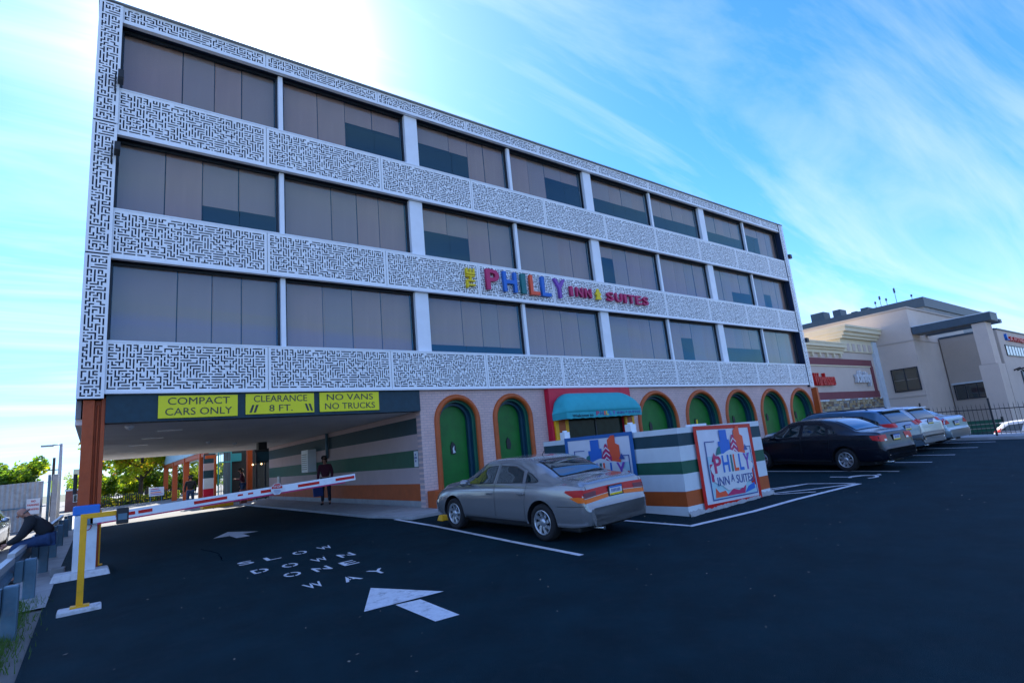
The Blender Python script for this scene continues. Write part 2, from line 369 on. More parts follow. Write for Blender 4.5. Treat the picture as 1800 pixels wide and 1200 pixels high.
def markletter(ch, x, y, w=.26, h=.34):
    me = text_mesh(ch, 1, 0, .012, name='painted_letter', m='paint_white')
    xs = [v.co.x for v in me.vertices]; ys_ = [v.co.y for v in me.vertices]
    cx, cy, sx, sy = (max(xs) + min(xs)) / 2, (max(ys_) + min(ys_)) / 2, w / (max(xs) - min(xs)), h / (max(ys_) - min(ys_))
    bm = bmesh.new(); bm.from_mesh(me)
    if ch in 'OWNDA':                                  # stencil bridge
        for dx in (-.035, .035): bmesh.ops.bisect_plane(bm, geom=bm.verts[:] + bm.edges[:] + bm.faces[:], plane_co=(cx + dx, 0, 0), plane_no=(1, 0, 0))
        bmesh.ops.delete(bm, geom=[f for f in bm.faces if abs(f.calc_center_median().x - cx) < .034], context='FACES')
    for v in bm.verts:
        X, Y = x + (v.co.x - cx) * sx, y + (v.co.y - cy) * sy
        v.co = (X, Y, gz(X, Y) + .004)
    bm.to_mesh(me); bm.free()
    tag(link('painted_letter', me), kind='structure')
for word, pts in (('SLOW', [(2.27, 11.58), (2.72, 11.53), (3.22, 11.52), (3.71, 11.53)]), ('DOWN', [(2.3, 10.57), (2.77, 10.51), (3.27, 10.46), (3.71, 10.36)]),
                  ('ONE', [(2.6, 9.74), (3.05, 9.67), (3.5, 9.65)]), ('WAY', [(2.62, 8.69), (3.12, 8.55), (3.57, 8.59)])):
    for ch, (x, y) in zip(word, pts): markletter(ch, x, y)
def crack(pts, w, name, m_, dz=.003):
    r_ = random.Random(len(pts) + int(pts[0][0] * 10)); P = [Vector(p) for p in pts]; Q = []
    for p, q in zip(P, P[1:]):
        n_ = max(2, int((q - p).length / .18))
        for k in range(n_): Q.append(p + (q - p) * k / n_ + Vector((r_.gauss(0, .018), r_.gauss(0, .018))))
    b = MB(); vs_ = []
    for i, p in enumerate(Q):
        d = (Q[min(i + 1, len(Q) - 1)] - Q[max(i - 1, 0)]).normalized(); n_ = Vector((-d.y, d.x)) * w * r_.uniform(.3, 1)
        for s_ in (1, -1): q = p + n_ * s_; vs_.append((q.x, q.y, gz(q.x, q.y) + dz))
    b.add(vs_, [(2 * i, 2 * i + 1, 2 * i + 3, 2 * i + 2) for i in range(len(Q) - 1)])
    return tag(b.build(name, m_), kind='structure')
M['crack'] = mat('sealed_crack', (.002, .004, .006), .9, spec=0)
M['seam'] = mat('worn_seam', (.008, .014, .022), .9, var=.3, vscale=8)
crack([(1.9, 14.5), (2.1, 13.2), (2.0, 12.3), (2.4, 11.9)], .015, 'asphalt_crack', 'crack')
# wheelchair symbol on the bay
ring = [(15.75 + .34 * math.cos(t), 6.25 + .3 * math.sin(t)) for t in [i * PI * 1.5 / 10 - 2.4 for i in range(11)]]
line(ring, .08, 'wheelchair_symbol'); line([(15.6, 7.0), (15.65, 6.5), (15.95, 6.35), (16.15, 6.0), (16.3, 6.1)], .09, 'wheelchair_symbol', .008)

# ------------------------------------------------------------------ hotel
H = thing('hotel', 'four storey hotel with white maze pattern screens and a row of orange and green arches', 'hotel', (0, 14, -1.42))
WIN = [(.06, 3.58), (3.70, 7.37), (7.81, 11.45), (11.57, 15.24), (15.68, 19.37), (19.49, 23.12), (23.56, 27.12), (27.24, 30.74)]
ROW = [(3.01, 4.91), (5.995, 7.865), (8.966, 10.787)]
BAND = [(1.96, 3.01), (4.91, 5.995), (7.865, 8.966), (10.787, 11.186)]
def maze_mesh(w, h, seed, p=.062, dk=.029, th=.010, name='screen_panel'):
    rnd = random.Random(seed)
    nx = int((w - .13) / p) + 1; ny = max(2, int((h - .11) / p) + 1)
    own = {}; E_ = set(); k = 0
    order = [(i, j) for i in range(nx) for j in range(ny)]; rnd.shuffle(order)
    for s0 in order:
        if s0 in own: continue
        k += 1; own[s0] = k; path = [s0]; cur = s0; d0 = None
        for _ in range(rnd.choice((2, 3, 3, 4, 5))):
            if rnd.random() < .18: cur = rnd.choice(path)
            dirs = [(1, 0), (-1, 0), (0, 1), (0, -1)]; rnd.shuffle(dirs)
            if d0 and rnd.random() < .45: dirs.insert(0, d0)
            for d in dirs:
                q = (cur[0] + d[0], cur[1] + d[1])
                if 0 <= q[0] < nx and 0 <= q[1] < ny and q not in own:
                    own[q] = k; E_.add((min(cur, q), max(cur, q))); cur = q; path.append(q); d0 = d; break
        if len(path) == 1 and rnd.random() < .6: own[s0] = 0
    fw, fh = 2 * nx - 1, 2 * ny - 1
    D = [[False] * fw for _ in range(fh)]
    for (i, j), o in own.items():
        if o: D[2 * j][2 * i] = True
    for a, c in E_: D[a[1] + c[1]][a[0] + c[0]] = True
    W_ = (nx - 1) * p + dk; H_ = (ny - 1) * p + dk; ox, oz = (w - W_) / 2, (h - H_) / 2
    X = [ox + (i // 2) * p + (dk if i % 2 else 0) for i in range(fw + 1)]; Z = [oz + (j // 2) * p + (dk if j % 2 else 0) for j in range(fh + 1)]
    b = MB()
    def q(x0, z0, x1, z1): b.add([(x0, 0, z0), (x1, 0, z0), (x1, 0, z1), (x0, 0, z1)], [(0, 1, 2, 3)])
    q(0, 0, w, oz); q(0, h - oz, w, h); q(0, oz, ox, h - oz); q(w - ox, oz, w, h - oz)
    for j in range(fh):
        i = 0
        while i < fw:
            if D[j][i]: i += 1; continue
            s_ = i
            while i < fw and not D[j][i]: i += 1
            q(X[s_], Z[j], X[i], Z[j + 1])
        for i in range(fw):
            if not D[j][i]: continue
            if i == 0 or not D[j][i - 1]: b.add([(X[i], 0, Z[j]), (X[i], 0, Z[j + 1]), (X[i], th, Z[j + 1]), (X[i], th, Z[j])], [(0, 1, 2, 3)])
            if i == fw - 1 or not D[j][i + 1]: b.add([(X[i + 1], 0, Z[j]), (X[i + 1], 0, Z[j + 1]), (X[i + 1], th, Z[j + 1]), (X[i + 1], th, Z[j])], [(0, 1, 2, 3)])
            if j == 0 or not D[j - 1][i]: b.add([(X[i], 0, Z[j]), (X[i + 1], 0, Z[j]), (X[i + 1], th, Z[j]), (X[i], th, Z[j])], [(0, 1, 2, 3)])
            if j == fh - 1 or not D[j + 1][i]: b.add([(X[i], 0, Z[j + 1]), (X[i + 1], 0, Z[j + 1]), (X[i + 1], th, Z[j + 1]), (X[i], th, Z[j + 1])], [(0, 1, 2, 3)])
    for a, c in (((0, 0), (w, 0)), ((w, 0), (w, h)), ((w, h), (0, h)), ((0, h), (0, 0))):
        b.add([(a[0], 0, a[1]), (c[0], 0, c[1]), (c[0], th, c[1]), (a[0], th, a[1])], [(0, 1, 2, 3)])
    me = bpy.data.meshes.new(name)
    me.from_pydata(b.v, [], b.f); me.materials.append(M['screen']); me.update(); return me
P0, PP = .03, 3.2085
full = maze_mesh(PP - .012, 1.05, 3); full2 = maze_mesh(PP - .012, 1.1, 3); topp = maze_mesh(PP - .012, .40, 5)
lastw = 30.76 - (P0 + 9 * PP)
last1 = maze_mesh(lastw, 1.05, 3); last2 = maze_mesh(lastw, 1.1, 3); last3 = maze_mesh(lastw, .4, 5)
HO = Vector((0, 14, -1.42))
for r, (z0, z1) in enumerate(BAND):
    for k in range(10):
        me = (full, full2, full2, topp)[r] if k < 9 else (last1, last2, last2, last3)[r]
        o = link('screen_panel', me, H, Vector((P0 + k * PP, 13.92, z0)) - HO)
        o.scale = (1, 1, (z1 - z0) / (1.05, 1.1, 1.1, .4)[r])
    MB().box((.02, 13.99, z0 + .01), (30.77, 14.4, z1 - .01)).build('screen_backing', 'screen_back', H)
    # sill and lower lip of each band
    MB().box((0, 13.90, z0 - .05), (30.78, 14.02, z0 - .002)).build('band_rail', 'pier', H)
    if r < 3: MB().box((0, 13.91, z1 + .002), (30.78, 14.02, z1 + .035)).build('band_rail', 'pier', H)
strip = maze_mesh(.45, 3.09, 11, name='corner_screen')
for x in (-.39, 30.78):
    for i in range(3):
        o = link('corner_screen', strip, H, Vector((x, 13.87, 1.8 + i * 3.125 + .015)) - HO)
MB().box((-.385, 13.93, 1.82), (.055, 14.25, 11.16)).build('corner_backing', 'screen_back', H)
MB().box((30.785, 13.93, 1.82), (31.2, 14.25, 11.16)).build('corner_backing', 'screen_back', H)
MB().box((-.41, 13.85, 11.19), (31.25, 33.1, 11.235)).build('roof_coping', 'grey', H, .01)
MB().box((-.39, 15.6, 1.34), (31.2, 33, 11.18)).build('upper_wall', 'grey', H)
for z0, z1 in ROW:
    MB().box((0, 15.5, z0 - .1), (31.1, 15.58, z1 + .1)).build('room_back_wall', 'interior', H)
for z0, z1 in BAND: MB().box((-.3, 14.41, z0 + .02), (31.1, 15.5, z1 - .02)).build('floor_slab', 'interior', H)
MB().box((-.38, 14.26, 1.9), (-.02, 15.6, 11.1)).build('side_wall', 'grey', H); MB().box((30.8, 14.26, 1.9), (31.19, 15.6, 11.1)).build('side_wall', 'grey', H)
# piers and mullions, one set per storey
for z0, z1 in ROW:
    for i in range(7):
        a, c = WIN[i][1], WIN[i + 1][0]
        wide = c - a > .3
        MB().box((a, 14.03 if wide else 14.06, z0 + .035), (c, 14.32, z1 - .05)).build('pier' if wide else 'mullion', 'pier', H, .008)
# windows: frame > pane, blind.  open area per window: (first blind open, last, fraction of height left open)
OPEN = {2: [(), (2, 3, .62), (0, 1, .62), (2, 3, .68), (0, 3, .5), (0, 3, .48), (0, 3, .45), (0, 1, .7)],
        1: [(2, 3, .33), (), (0, 1, .55), (), (0, 0, .7), (), (2, 3, .4), (1, 1, .5)],
        0: [(), (), (0, 3, .16), (), (), (1, 1, .6), (0, 3, .42), ()]}
unit = MB().box((0, 0, 0), (1, 1, 1)).mesh('blind', ['blind']); unitg = MB().box((0, 0, 0), (1, 1, 1)).mesh('blind', ['blind_grey'])
up_ = MB().box((0, 0, 0), (1, 1, 1)).mesh('pane', ['glass'])
rnd = random.Random(4)
for r, (z0, z1) in enumerate(ROW):
    for i, (a, c) in enumerate(WIN):
        z0b, z1b = z0 + .036, z1 - .052
        b = MB(); t = .05
        b.box((a, 14.16, z0b), (c, 14.24, z0b + t)); b.box((a, 14.16, z1b - t), (c, 14.24, z1b)); b.box((a, 14.16, z0b + t), (a + t, 14.24, z1b - t)); b.box((c - t, 14.16, z0b + t), (c, 14.24, z1b - t))
        w = b.build('window', 'frame', H)
        # uneven leaves as in the photograph
        fr = [0, .27, .5, .74, 1] if (i + r) % 2 else [0, .36, .57, .76, 1]
        op = OPEN[r][i]
        for k in range(4):
            x0, x1 = a + t + (c - a - 2 * t) * fr[k], a + t + (c - a - 2 * t) * fr[k + 1]
            o = link('pane', up_, w, Vector((x0 + .004, 14.19, z0b + t)) - HO); o.scale = (x1 - x0 - .008, .008, z1b - z0b - 2 * t)
            f = 1.0
            if op and op[0] <= k <= op[1]: f = 1 - op[2]
            if (r, i) in ((0, 0),) and k >= 2: f = 1.0
            lift = rnd.uniform(0, .01)
            g = (r == 0 and i == 0 and k >= 2) or rnd.random() < .22
            hh = (z1b - z0b - .02) * f - lift
            o = link('blind', unitg if g else unit, w, Vector((x0 + .012, 14.30 + rnd.uniform(0, .03), z1b - .01 - hh)) - HO); o.scale = (x1 - x0 - .024, .01, hh)
# ground floor: fascia over the drive, soffit, column
MB().box((.1, 14.0, 1.32), (7.3, 14.35, 1.905)).build('fascia', 'navy', H)
MB().box((-.39, 14.35, 1.33), (7.3, 32.9, 1.45)).build('soffit', 'soffit', H)
MB().box((-.39, 14.26, 1.45), (-.3, 33, 1.9)).build('side_fascia', 'grey', H)
b = MB(); b.box((-.27, 14.0, -1.6), (-.08, 14.55, 1.8)); b.box((-.08, 14.12, -1.6), (.03, 14.5, 1.8)); b.box((.03, 14.05, -1.6), (.10, 14.55, 1.85))
b.tube([(-.02, 14.09, -1.5), (-.02, 14.09, 1.7)], .02, 8)
b.build('column', 'orange', H, .008)
MB().box((-.36, 14.3, -.05), (-.30, 14.6, .35)).build('wall_light', 'black', H, .01)
for y in (20.5, 27, 32.4): MB().box((-.27, y, -1.6), (.1, y + .4, 1.33)).build('column', 'orange', H, .01)
# striped side wall of the drive
zs_ = [(-1.62, -1.17, 'concrete'), (-1.17, -.70, 'stripe_orange'), (-.70, -.24, 'pink'), (-.24, .25, 'stripe_green'), (.25, .70, 'pink'), (.70, 1.16, 'stripe_teal'), (1.16, 1.33, 'pink')]
b = MB()
for i, (z0, z1, m_) in enumerate(zs_): b.box((7.34, 14.3, z0), (7.6, 31.6, z1), i)
b.build('striped_wall', [z[2] for z in zs_], H)
MB().box((7.9, 14.65, -1.6), (31.15, 32.9, 1.33)).build('ground_floor_wall', 'grey', H)
# brick front with arched openings
ARCH = [(8.52, .78), (10.58, .78), (17.8, 1.24), (20.83, 1.25), (23.78, 1.26), (26.8, 1.27), (29.72, 1.28)]
b = MB(); ZT = 1.905; ZB = -1.75; yF = 14.03
def quad(x0, z0, x1, z1): b.add([(x0, yF, z0), (x1, yF, z0), (x1, yF, z1), (x0, yF, z1)], [(0, 1, 2, 3)])
xcur = 7.3
for xc, R_ in ARCH:
    r = R_ - .07; zs0 = 1.765 - R_
    quad(xcur, ZB, xc - r, ZT)
    n_ = 20; pts = [(xc - r * math.cos(PI * k / n_), zs0 + r * math.sin(PI * k / n_)) for k in range(n_ + 1)]
    for p, q_ in zip(pts, pts[1:]): b.add([(p[0], yF, p[1]), (q_[0], yF, q_[1]), (q_[0], yF, ZT), (p[0], yF, ZT)], [(0, 1, 2, 3)])
    xcur = xc + r
quad(xcur, ZB, 31.12, ZT)
b.add([(7.3, yF, ZB), (7.3, 14.3, ZB), (7.3, 14.3, ZT), (7.3, yF, ZT)], [(0, 1, 2, 3)])
b.add([(31.12, yF, ZB), (31.12, 33, ZB), (31.12, 33, ZT), (31.12, yF, ZT)], [(0, 1, 2, 3)])
b.build('brick_wall', 'pinkbrick', H)
def sweep(xc, R_, zb, prof, name, m, parent):
    n_ = 28; zs0 = 1.765 - R_; b = MB(); rows = []
    for dr, y in prof:
        r = R_ + dr
        row = [(xc - r, y, zb), (xc - r, y, zs0)] + [(xc - r * math.cos(PI * k / n_), y, zs0 + r * math.sin(PI * k / n_)) for k in range(1, n_)] + [(xc + r, y, zs0), (xc + r, y, zb)]
        rows.append(row)
    c = len(rows[0]); b.add([p for row in rows for p in row], [(j * c + i, j * c + i + 1, (j + 1) * c + i + 1, (j + 1) * c + i) for j in range(len(rows) - 1) for i in range(c - 1)], 0, len(prof) > 4)
    return b.build(name, m, parent)
for ai, (xc, R_) in enumerate(ARCH):
    zb = -.95 if ai == 0 else -1.55
    tor = [(-.075 + .085 * math.cos(t), 14.03 - .085 * math.sin(t)) for t in [PI * k / 8 for k in range(9)]]
    A_ = sweep(xc, R_, -1.6, tor, 'arch_surround', 'orange2', H)
    sweep(xc, R_, -1.6, [(-.16, 14.03), (-.16, 14.13), (-.215, 14.13), (-.215, 14.16)], 'arch_step', 'green2', A_)
    sweep(xc, R_, -1.6, [(-.215, 14.16), (-.225, 14.27), (-.30, 14.27), (-.30, 14.40)], 'arch_step', 'teal', A_)
    r = R_ - .29; zs0 = 1.765 - R_
    poly = [(xc - r, -1.6), (xc + r, -1.6)] + [(xc + r * math.cos(PI * k / 20), zs0 + r * math.sin(PI * k / 20)) for k in range(21)]
    dr_ = MB().prism(poly, 14.39, 14.5).build('arched_door', 'green', H)
    # plaque of a small figure
    b = MB(); px, pz = xc + (-.02 if ai < 2 else -.12), .18 if ai < 2 else .35
    pl = [(-.07, -.12), (.05, -.14), (.09, .0), (.06, .13), (-.02, .2), (-.08, .1)]
    b.prism([(px + x * 1.1, pz + z * 1.1) for x, z in pl], 14.36, 14.389)
    k_ = b.build('plaque', 'black', dr_)
    if ai == 0: MB().prism([(px - .02, pz - .12), (px + .07, pz - .1), (px + .02, pz - .02), (px + .03, pz + .1), (px - .03, pz + .02)], 14.35, 14.359).build('plaque_figure', 'stripe_white', dr_)
    if ai == 3: MB().box((px + .0, 14.35, pz - .02), (px + .1, 14.36, pz + .16)).build('plaque_figure', 'lyel', dr_)
    if ai == 6:
        n_ = MB().box((xc - .1, 14.36, -.5), (xc + .3, 14.385, -.1)).build('notice', 'plate', dr_)
        link('lettering', text_mesh('NO\nPARKING', .1, .002, .002, m='lred'), dr_, Vector((xc + .1, 14.355, -.27)) - HO - Vector((0, 0, 0))).rotation_euler = (PI / 2, 0, 0)
MB().box((7.36, 13.55, -1.6), (7.78, 14.02, -.90)).build('plinth', 'stripe_orange', H, .02)
MB().box((31.12, 13.75, -1.6), (31.32, 14.3, 1.75)).build('corner_trim', 'orange2', H, .01)
for i, (z_) in enumerate((7.35, 9.15)):
    MB().box((.02, 13.55, z_ - .1), (.13, 13.86, z_ + .1)).tube([(-.02, 13.75, z_ + .1), (-.02, 13.85, z_ - .3)], .02, 6).build('flood_light', 'black', H, .01)
for z_ in (4.4, 9.3): MB().box((31.2, 13.75, z_ - .12), (31.45, 13.9, z_ + .12)).build('flood_light', 'black', H, .01)
# drive details on the ceiling
for x, y in ((.55, 14.9), (3.2, 22.5), (4.4, 24.5)):
    MB().lathe([(0, 1.33), (.09, 1.33), (.09, 1.29), (.06, 1.26), (0, 1.22)], 14, 'z', c=(x, y, 0)).build('dome_camera', ['white'], H)
for x, y in ((1.2, 16.6), (1.0, 19.1), (.8, 22.2), (.6, 26)):
    MB().box((x, y, 1.31), (x + .55, y + .25, 1.334)).build('ceiling_light', 'white', H, .005)
MB().box((5.5, 25.5, 1.02), (5.85, 25.9, 1.33)).build('speaker', 'black', H, .02)
# small building fittings on the striped wall
MB().tube([(7.26, 22.0, 1.32), (7.26, 22.0, .35)], .06, 10).build('downpipe', 'steel', H)
ac = MB().box((6.98, 23.6, -.12), (7.34, 24.5, .8)).build('air_conditioner', 'white', H, .02)
for k in range(8): MB().box((6.965, 23.7, 0 + k * .085), (6.979, 24.4, .03 + k * .085)).build('louvre', 'grey', ac)
MB().box((7.25, 29.3, -.7), (7.34, 29.6, -.2)).build('meter_box', 'white', H, .01)
wn = thing('wall_notice', 'small white notice with dark lines on the green stripe of the drive wall', 'sign', (7.33, 14.45, 0))
MB().box((7.30, 14.36, -.22), (7.325, 14.58, .22)).build('board', 'plate', wn, .004)
for k, (s_, z_) in enumerate((('NO', .12), ('LOITER', .03), ('ING', -.06))):
    o = link('lettering', text_mesh(s_, .08, .002, .001, m='plate_blue', sx=.6), wn, (-.036, .02, z_)); o.rotation_euler = (PI / 2, 0, -PI / 2)

# yellow signs on the fascia
def sign(x0, x1, z0, z1, l1, l2, label, bars=False):
    t = thing('height_sign', label, 'sign', ((x0 + x1) / 2, 13.98, (z0 + z1) / 2), 0, 'yellow signs above the drive')
    MB().box((x0, 13.965, z0), (x1, 13.995, z1)).build('board', 'sign_yellow', t, .003)
    for s_, dz, w in ((l1, .115, .78), (l2, -.115, .84 if not bars else .34)):
        me = text_mesh(s_, .2, .003, 0, m='sign_text'); xs = [v.co.x for v in me.vertices]
        f = (x1 - x0) * w / (max(xs) - min(xs))
        for v in me.vertices: v.co.x *= f; v.co.y *= 1.12
        o = link('lettering', me, t, (0, -.018, dz)); o.rotation_euler = (PI / 2, 0, 0)
    if bars:
        for sx in (-1, 1):
            for k in (0, .09): MB().prism([(sx * (-.62 - k) + 0, -.2), (sx * (-.62 - k) + .05, -.2), (sx * (-.62 - k) + .05 - sx * -.06, -.02), (sx * (-.62 - k) - sx * -.06, -.02)], -.02, -.016).build('bar', 'sign_text', t, local=True)
sign(1.01, 2.57, 1.37, 1.86, 'COMPACT', 'CARS ONLY', 'yellow sign reading COMPACT CARS ONLY on the dark fascia')
sign(2.74, 4.32, 1.39, 1.87, 'CLEARANCE', '8 FT.', 'yellow sign reading CLEARANCE 8 FT. with slanted bars', True)
sign(4.46, 6.05, 1.39, 1.88, 'NO VANS', 'NO TRUCKS', 'yellow sign reading NO VANS NO TRUCKS nearest the brick wall')

# sign on the maze screen
T = thing('hotel_sign', 'multicoloured raised letters of the hotel name fixed on the white maze screen', 'sign', (13.5, 13.88, 5.46))
def letter(ch, x0, x1, z0, z1, m, rot=0, d=.05, parent=T, name='letter', y=13.84, off=.02):
    me = text_mesh(ch, 1, d / 1, off, name=name, m=m)
    if rot:
        for v in me.vertices: v.co.x, v.co.y = -v.co.y, v.co.x
    xs = [v.co.x for v in me.vertices]; ys_ = [v.co.y for v in me.vertices]
    for v in me.vertices:
        v.co = (x0 + (v.co.x - min(xs)) / (max(xs) - min(xs)) * (x1 - x0), y - v.co.z, z0 + (v.co.y - min(ys_)) / (max(ys_) - min(ys_)) * (z1 - z0))
    me.transform(Matrix.Translation(-wloc(parent))); me.flip_normals()
    return link(name, me, parent)
for ch, z in zip('THE', (5.12, 5.34, 5.57)): letter(ch, 9.10, 9.42, z, z + .20, 'lyel', 1)
xs0 = [9.86, 10.55, 11.3, 11.68, 12.2, 12.78]
for ch, x, w, m_ in zip('PHILLY', xs0, (.52, .56, .2, .42, .42, .56), ('magenta', 'lblue', 'lteal', 'loran', 'lblue', 'lpurp')): letter(ch, x, x + w, 5.14, 5.84, m_)
for ch, x, w in zip('INN', (13.56, 13.86, 14.32), (.13, .34, .34)): letter(ch, x, x + w, 5.27, 5.64, 'magenta')
MB().prism([(15.02 + x, 5.46 + z) for x, z in ((-.13, -.2), (.13, -.2), (.08, -.06), (.15, 0), (.07, .1), (.03, .22), (-.03, .22), (-.07, .1), (-.15, 0), (-.08, -.06))], 13.79, 13.87).build('bell', 'lyel', T)
for ch, x, w in zip('SUITES', (15.5, 15.98, 16.48, 16.72, 17.2, 17.62), (.36, .38, .13, .38, .32, .34)): letter(ch, x, x + w, 5.26, 5.62, 'magenta')

# entrance kiosk: red box, yellow arch, window, awning
K = thing('service_window', 'red box front with yellow arch framing a dark service window under a teal awning', 'shop front', (13.6, 13.5, gz(13.6, 13.5)))
bx0, bx1, yB = 11.97, 16.02, 13.79
gk = gz(13, 13.8)
MB().box((bx0, yB, gk), (12.68, 14.02, 1.88)).box((15.48, yB, gk), (bx1, 14.02, 1.88)).box((12.68, yB, 1.02), (15.48, 14.02, 1.88)).box((12.68, yB, gk), (15.48, 14.02, -.35)).build('surround', 'red', K, .01)
for x0, x1 in ((12.06, 12.22), (12.52, 12.66), (15.49, 15.61), (15.86, 15.99)): MB().box((x0, yB - .07, gk), (x1, yB - .002, .8)).build('yellow_post', 'yellow', K, .01)
b = MB(); n_ = 24; xc = 14.02
for k in range(n_):
    a0, a1 = PI * k / n_, PI * (k + 1) / n_
    b.prism([(xc - r * math.cos(a), .62 + ry * max(0, math.sin(a)) ** .8) for r, ry, a in ((1.97, .98, a0), (1.97, .98, a1), (1.72, .80, a1), (1.72, .80, a0))], yB - .05, yB - .004)
b.build('yellow_arch', 'yellow', K)
MB().box((12.22, yB - .06, gk), (12.52, yB - .002, .8)).box((15.61, yB - .06, gk), (15.86, yB - .002, .8)).build('brown_jamb', 'orange2', K)
wf = MB().box((12.68, yB + .06, .93), (15.48, yB + .14, 1.0)).box((14.05, yB + .06, -.33), (14.10, yB + .14, .93)).box((12.68, yB + .06, -.38), (15.48, yB + .14, -.33)).build('window', 'frame', K)
MB().box((12.68, yB + .09, -.33), (14.05, yB + .10, .93)).build('pane', 'shopgl', wf); MB().box((14.10, yB + .09, -.33), (15.48, yB + .10, .93)).build('pane', 'shopgl', wf)
for x in (12.37, 15.73):
    MB().tube([(x, yB - .14, .12), (x, yB - .14, .40)], [.05, .04], 8).tube([(x, yB - .14, .40), (x, yB - .14, .46)], [.06, .02], 8).build('wall_lantern', 'black', K)
A = thing('awning', 'teal canvas dome awning with hotel name over the service window', 'awning', (14, 13.5, .8))
b = MB(); n_ = 30; m_ = 10; x0, x1 = 12.02, 15.98; vs_ = []; yA = yB - .01
for i in range(n_ + 1):
    u = i / n_; X = x0 + (x1 - x0) * u
    d = min(X - x0, x1 - X); ed = math.sqrt(max(0, 1 - (1 - min(d / .8, 1)) ** 2)); ef = math.sqrt(max(0, 1 - (1 - min(d / .22, 1)) ** 2))
    for j in range(m_ + 1):
        t = PI / 2 * j / m_; vs_.append((X, yA - .62 * (math.cos(t) * ef * (.25 + .75 * (1 - t / PI * 2 * .0))), 1.0 + .70 * ed * math.sin(t)))
b.add(vs_, [(i * (m_ + 1) + j, (i + 1) * (m_ + 1) + j, (i + 1) * (m_ + 1) + j + 1, i * (m_ + 1) + j + 1) for i in range(n_) for j in range(m_)], 0, True)
vl = []
for i in range(n_ + 1):
    v = vs_[i * (m_ + 1)]; vl += [v, (v[0], v[1], .80 + .01 * math.sin(i * 2.4))]
b.add(vl, [(2 * i, 2 * i + 2, 2 * i + 3, 2 * i + 1) for i in range(n_)])
o = b.build('canopy', 'awning', A); s_ = o.modifiers.new('solid', 'SOLIDIFY'); s_.thickness = .008
X_ = 13.45
for ch, m_, w in zip('PHILLY', ('magenta', 'plate_blue', 'loran', 'lyel', 'lblue', 'lpurp'), (.15, .15, .06, .12, .12, .15)):
    letter(ch, X_, X_ + w, .86, 1.0, m_, parent=A, y=yA - .632, d=.002); X_ += w + .04
letter('INN * SUITES', X_ + .04, 15.7, .87, .97, 'plate_blue', parent=A, y=yA - .632, d=.002, name='lettering')
letter('Welcome to', 12.35, 13.3, .84, .94, 'stripe_teal', parent=A, y=yA - .632, d=.002, name='lettering')

# striped garden wall with banners
def striped(name, label, x0, x1, y0, y1, ztop=.115):
    t = thing(name, label, 'wall', (x0, y0, gz(x0, y0)))
    zz_ = [(-.0, ztop, 'stripe_white'), (-.25, 0, 'stripe_teal'), (-.55, -.25, 'stripe_white'), (-.80, -.55, 'stripe_green'), (-1.14, -.80, 'stripe_white'), (-1.43, -1.14, 'stripe_orange'), (-1.72, -1.43, 'stripe_white')]
    b = MB()
    for i, (a, c, m_) in enumerate(zz_): b.box((x0, y0, a), (x1, y1, c), i)
    b.build('blockwork', [z[2] for z in zz_], t)
    return t
G = striped('garden_wall', 'low wall striped white, teal, green and brown in front of the service window', 9.36, 12.5, 6.98, 7.2)
b = MB()
zz_ = [(-.0, .115, 'stripe_white'), (-.25, 0, 'stripe_teal'), (-.55, -.25, 'stripe_white'), (-.80, -.55, 'stripe_green'), (-1.14, -.80, 'stripe_white'), (-1.43, -1.14, 'stripe_orange'), (-1.72, -1.43, 'stripe_white')]
for i, (a, c, m_) in enumerate(zz_): b.box((9.36, 7.2, a), (9.58, 11.2, c), i); b.box((12.28, 7.2, a), (12.5, 11.2, c), i)
b.build('blockwork', [z[2] for z in zz_], G)
b = MB(); rr = random.Random(2); vs_ = []; nn_ = 60
for k in range(nn_ + 1):
    x = 9.30 + k * (12.56 - 9.30) / nn_; g0 = gz(x, 7); d_ = .07 + rr.uniform(-.02, .03) + .015 * math.sin(k * .6); h_ = .075 + rr.uniform(-.015, .02)
    vs_ += [(x, 6.98 - d_, g0 - .05), (x, 6.98 - d_ * .8, g0 + h_ * .5), (x, 6.98 - d_ * .35, g0 + h_ * .95), (x, 6.985, g0 + h_ * 1.15)]
b.add(vs_, [(4 * k + j, 4 * k + 4 + j, 4 * k + 5 + j, 4 * k + 1 + j) for k in range(nn_) for j in range(3)], 0, True)
b.build('mortar_footing', 'concrete', G)
for (x, y, s_) in ((9.47, 10.45, 'farther'), (9.47, 8.27, 'nearer')):
    t = thing('wall_post_box', 'white square lamp base standing on top of the striped wall, %s from the corner' % s_ if s_ == 'farther' else 'white square lamp base on the striped wall beside the blue banner corner', 'post', (x, y, .115))
    MB().box((x - .09, y - .09, .115), (x + .09, y + .09, .30)).build('box', 'white', t, .01); MB().tube([(x, y, .3), (x, y, .34)], .06, 10).build('cap', 'white', t)
t = thing('wall_post_box', 'flat white block lying on the wall above the red banner', 'block', (10.1, 7.09, .115))
MB().box((9.95, 7.0, .115), (10.45, 7.18, .16)).build('block', 'white', t, .01)

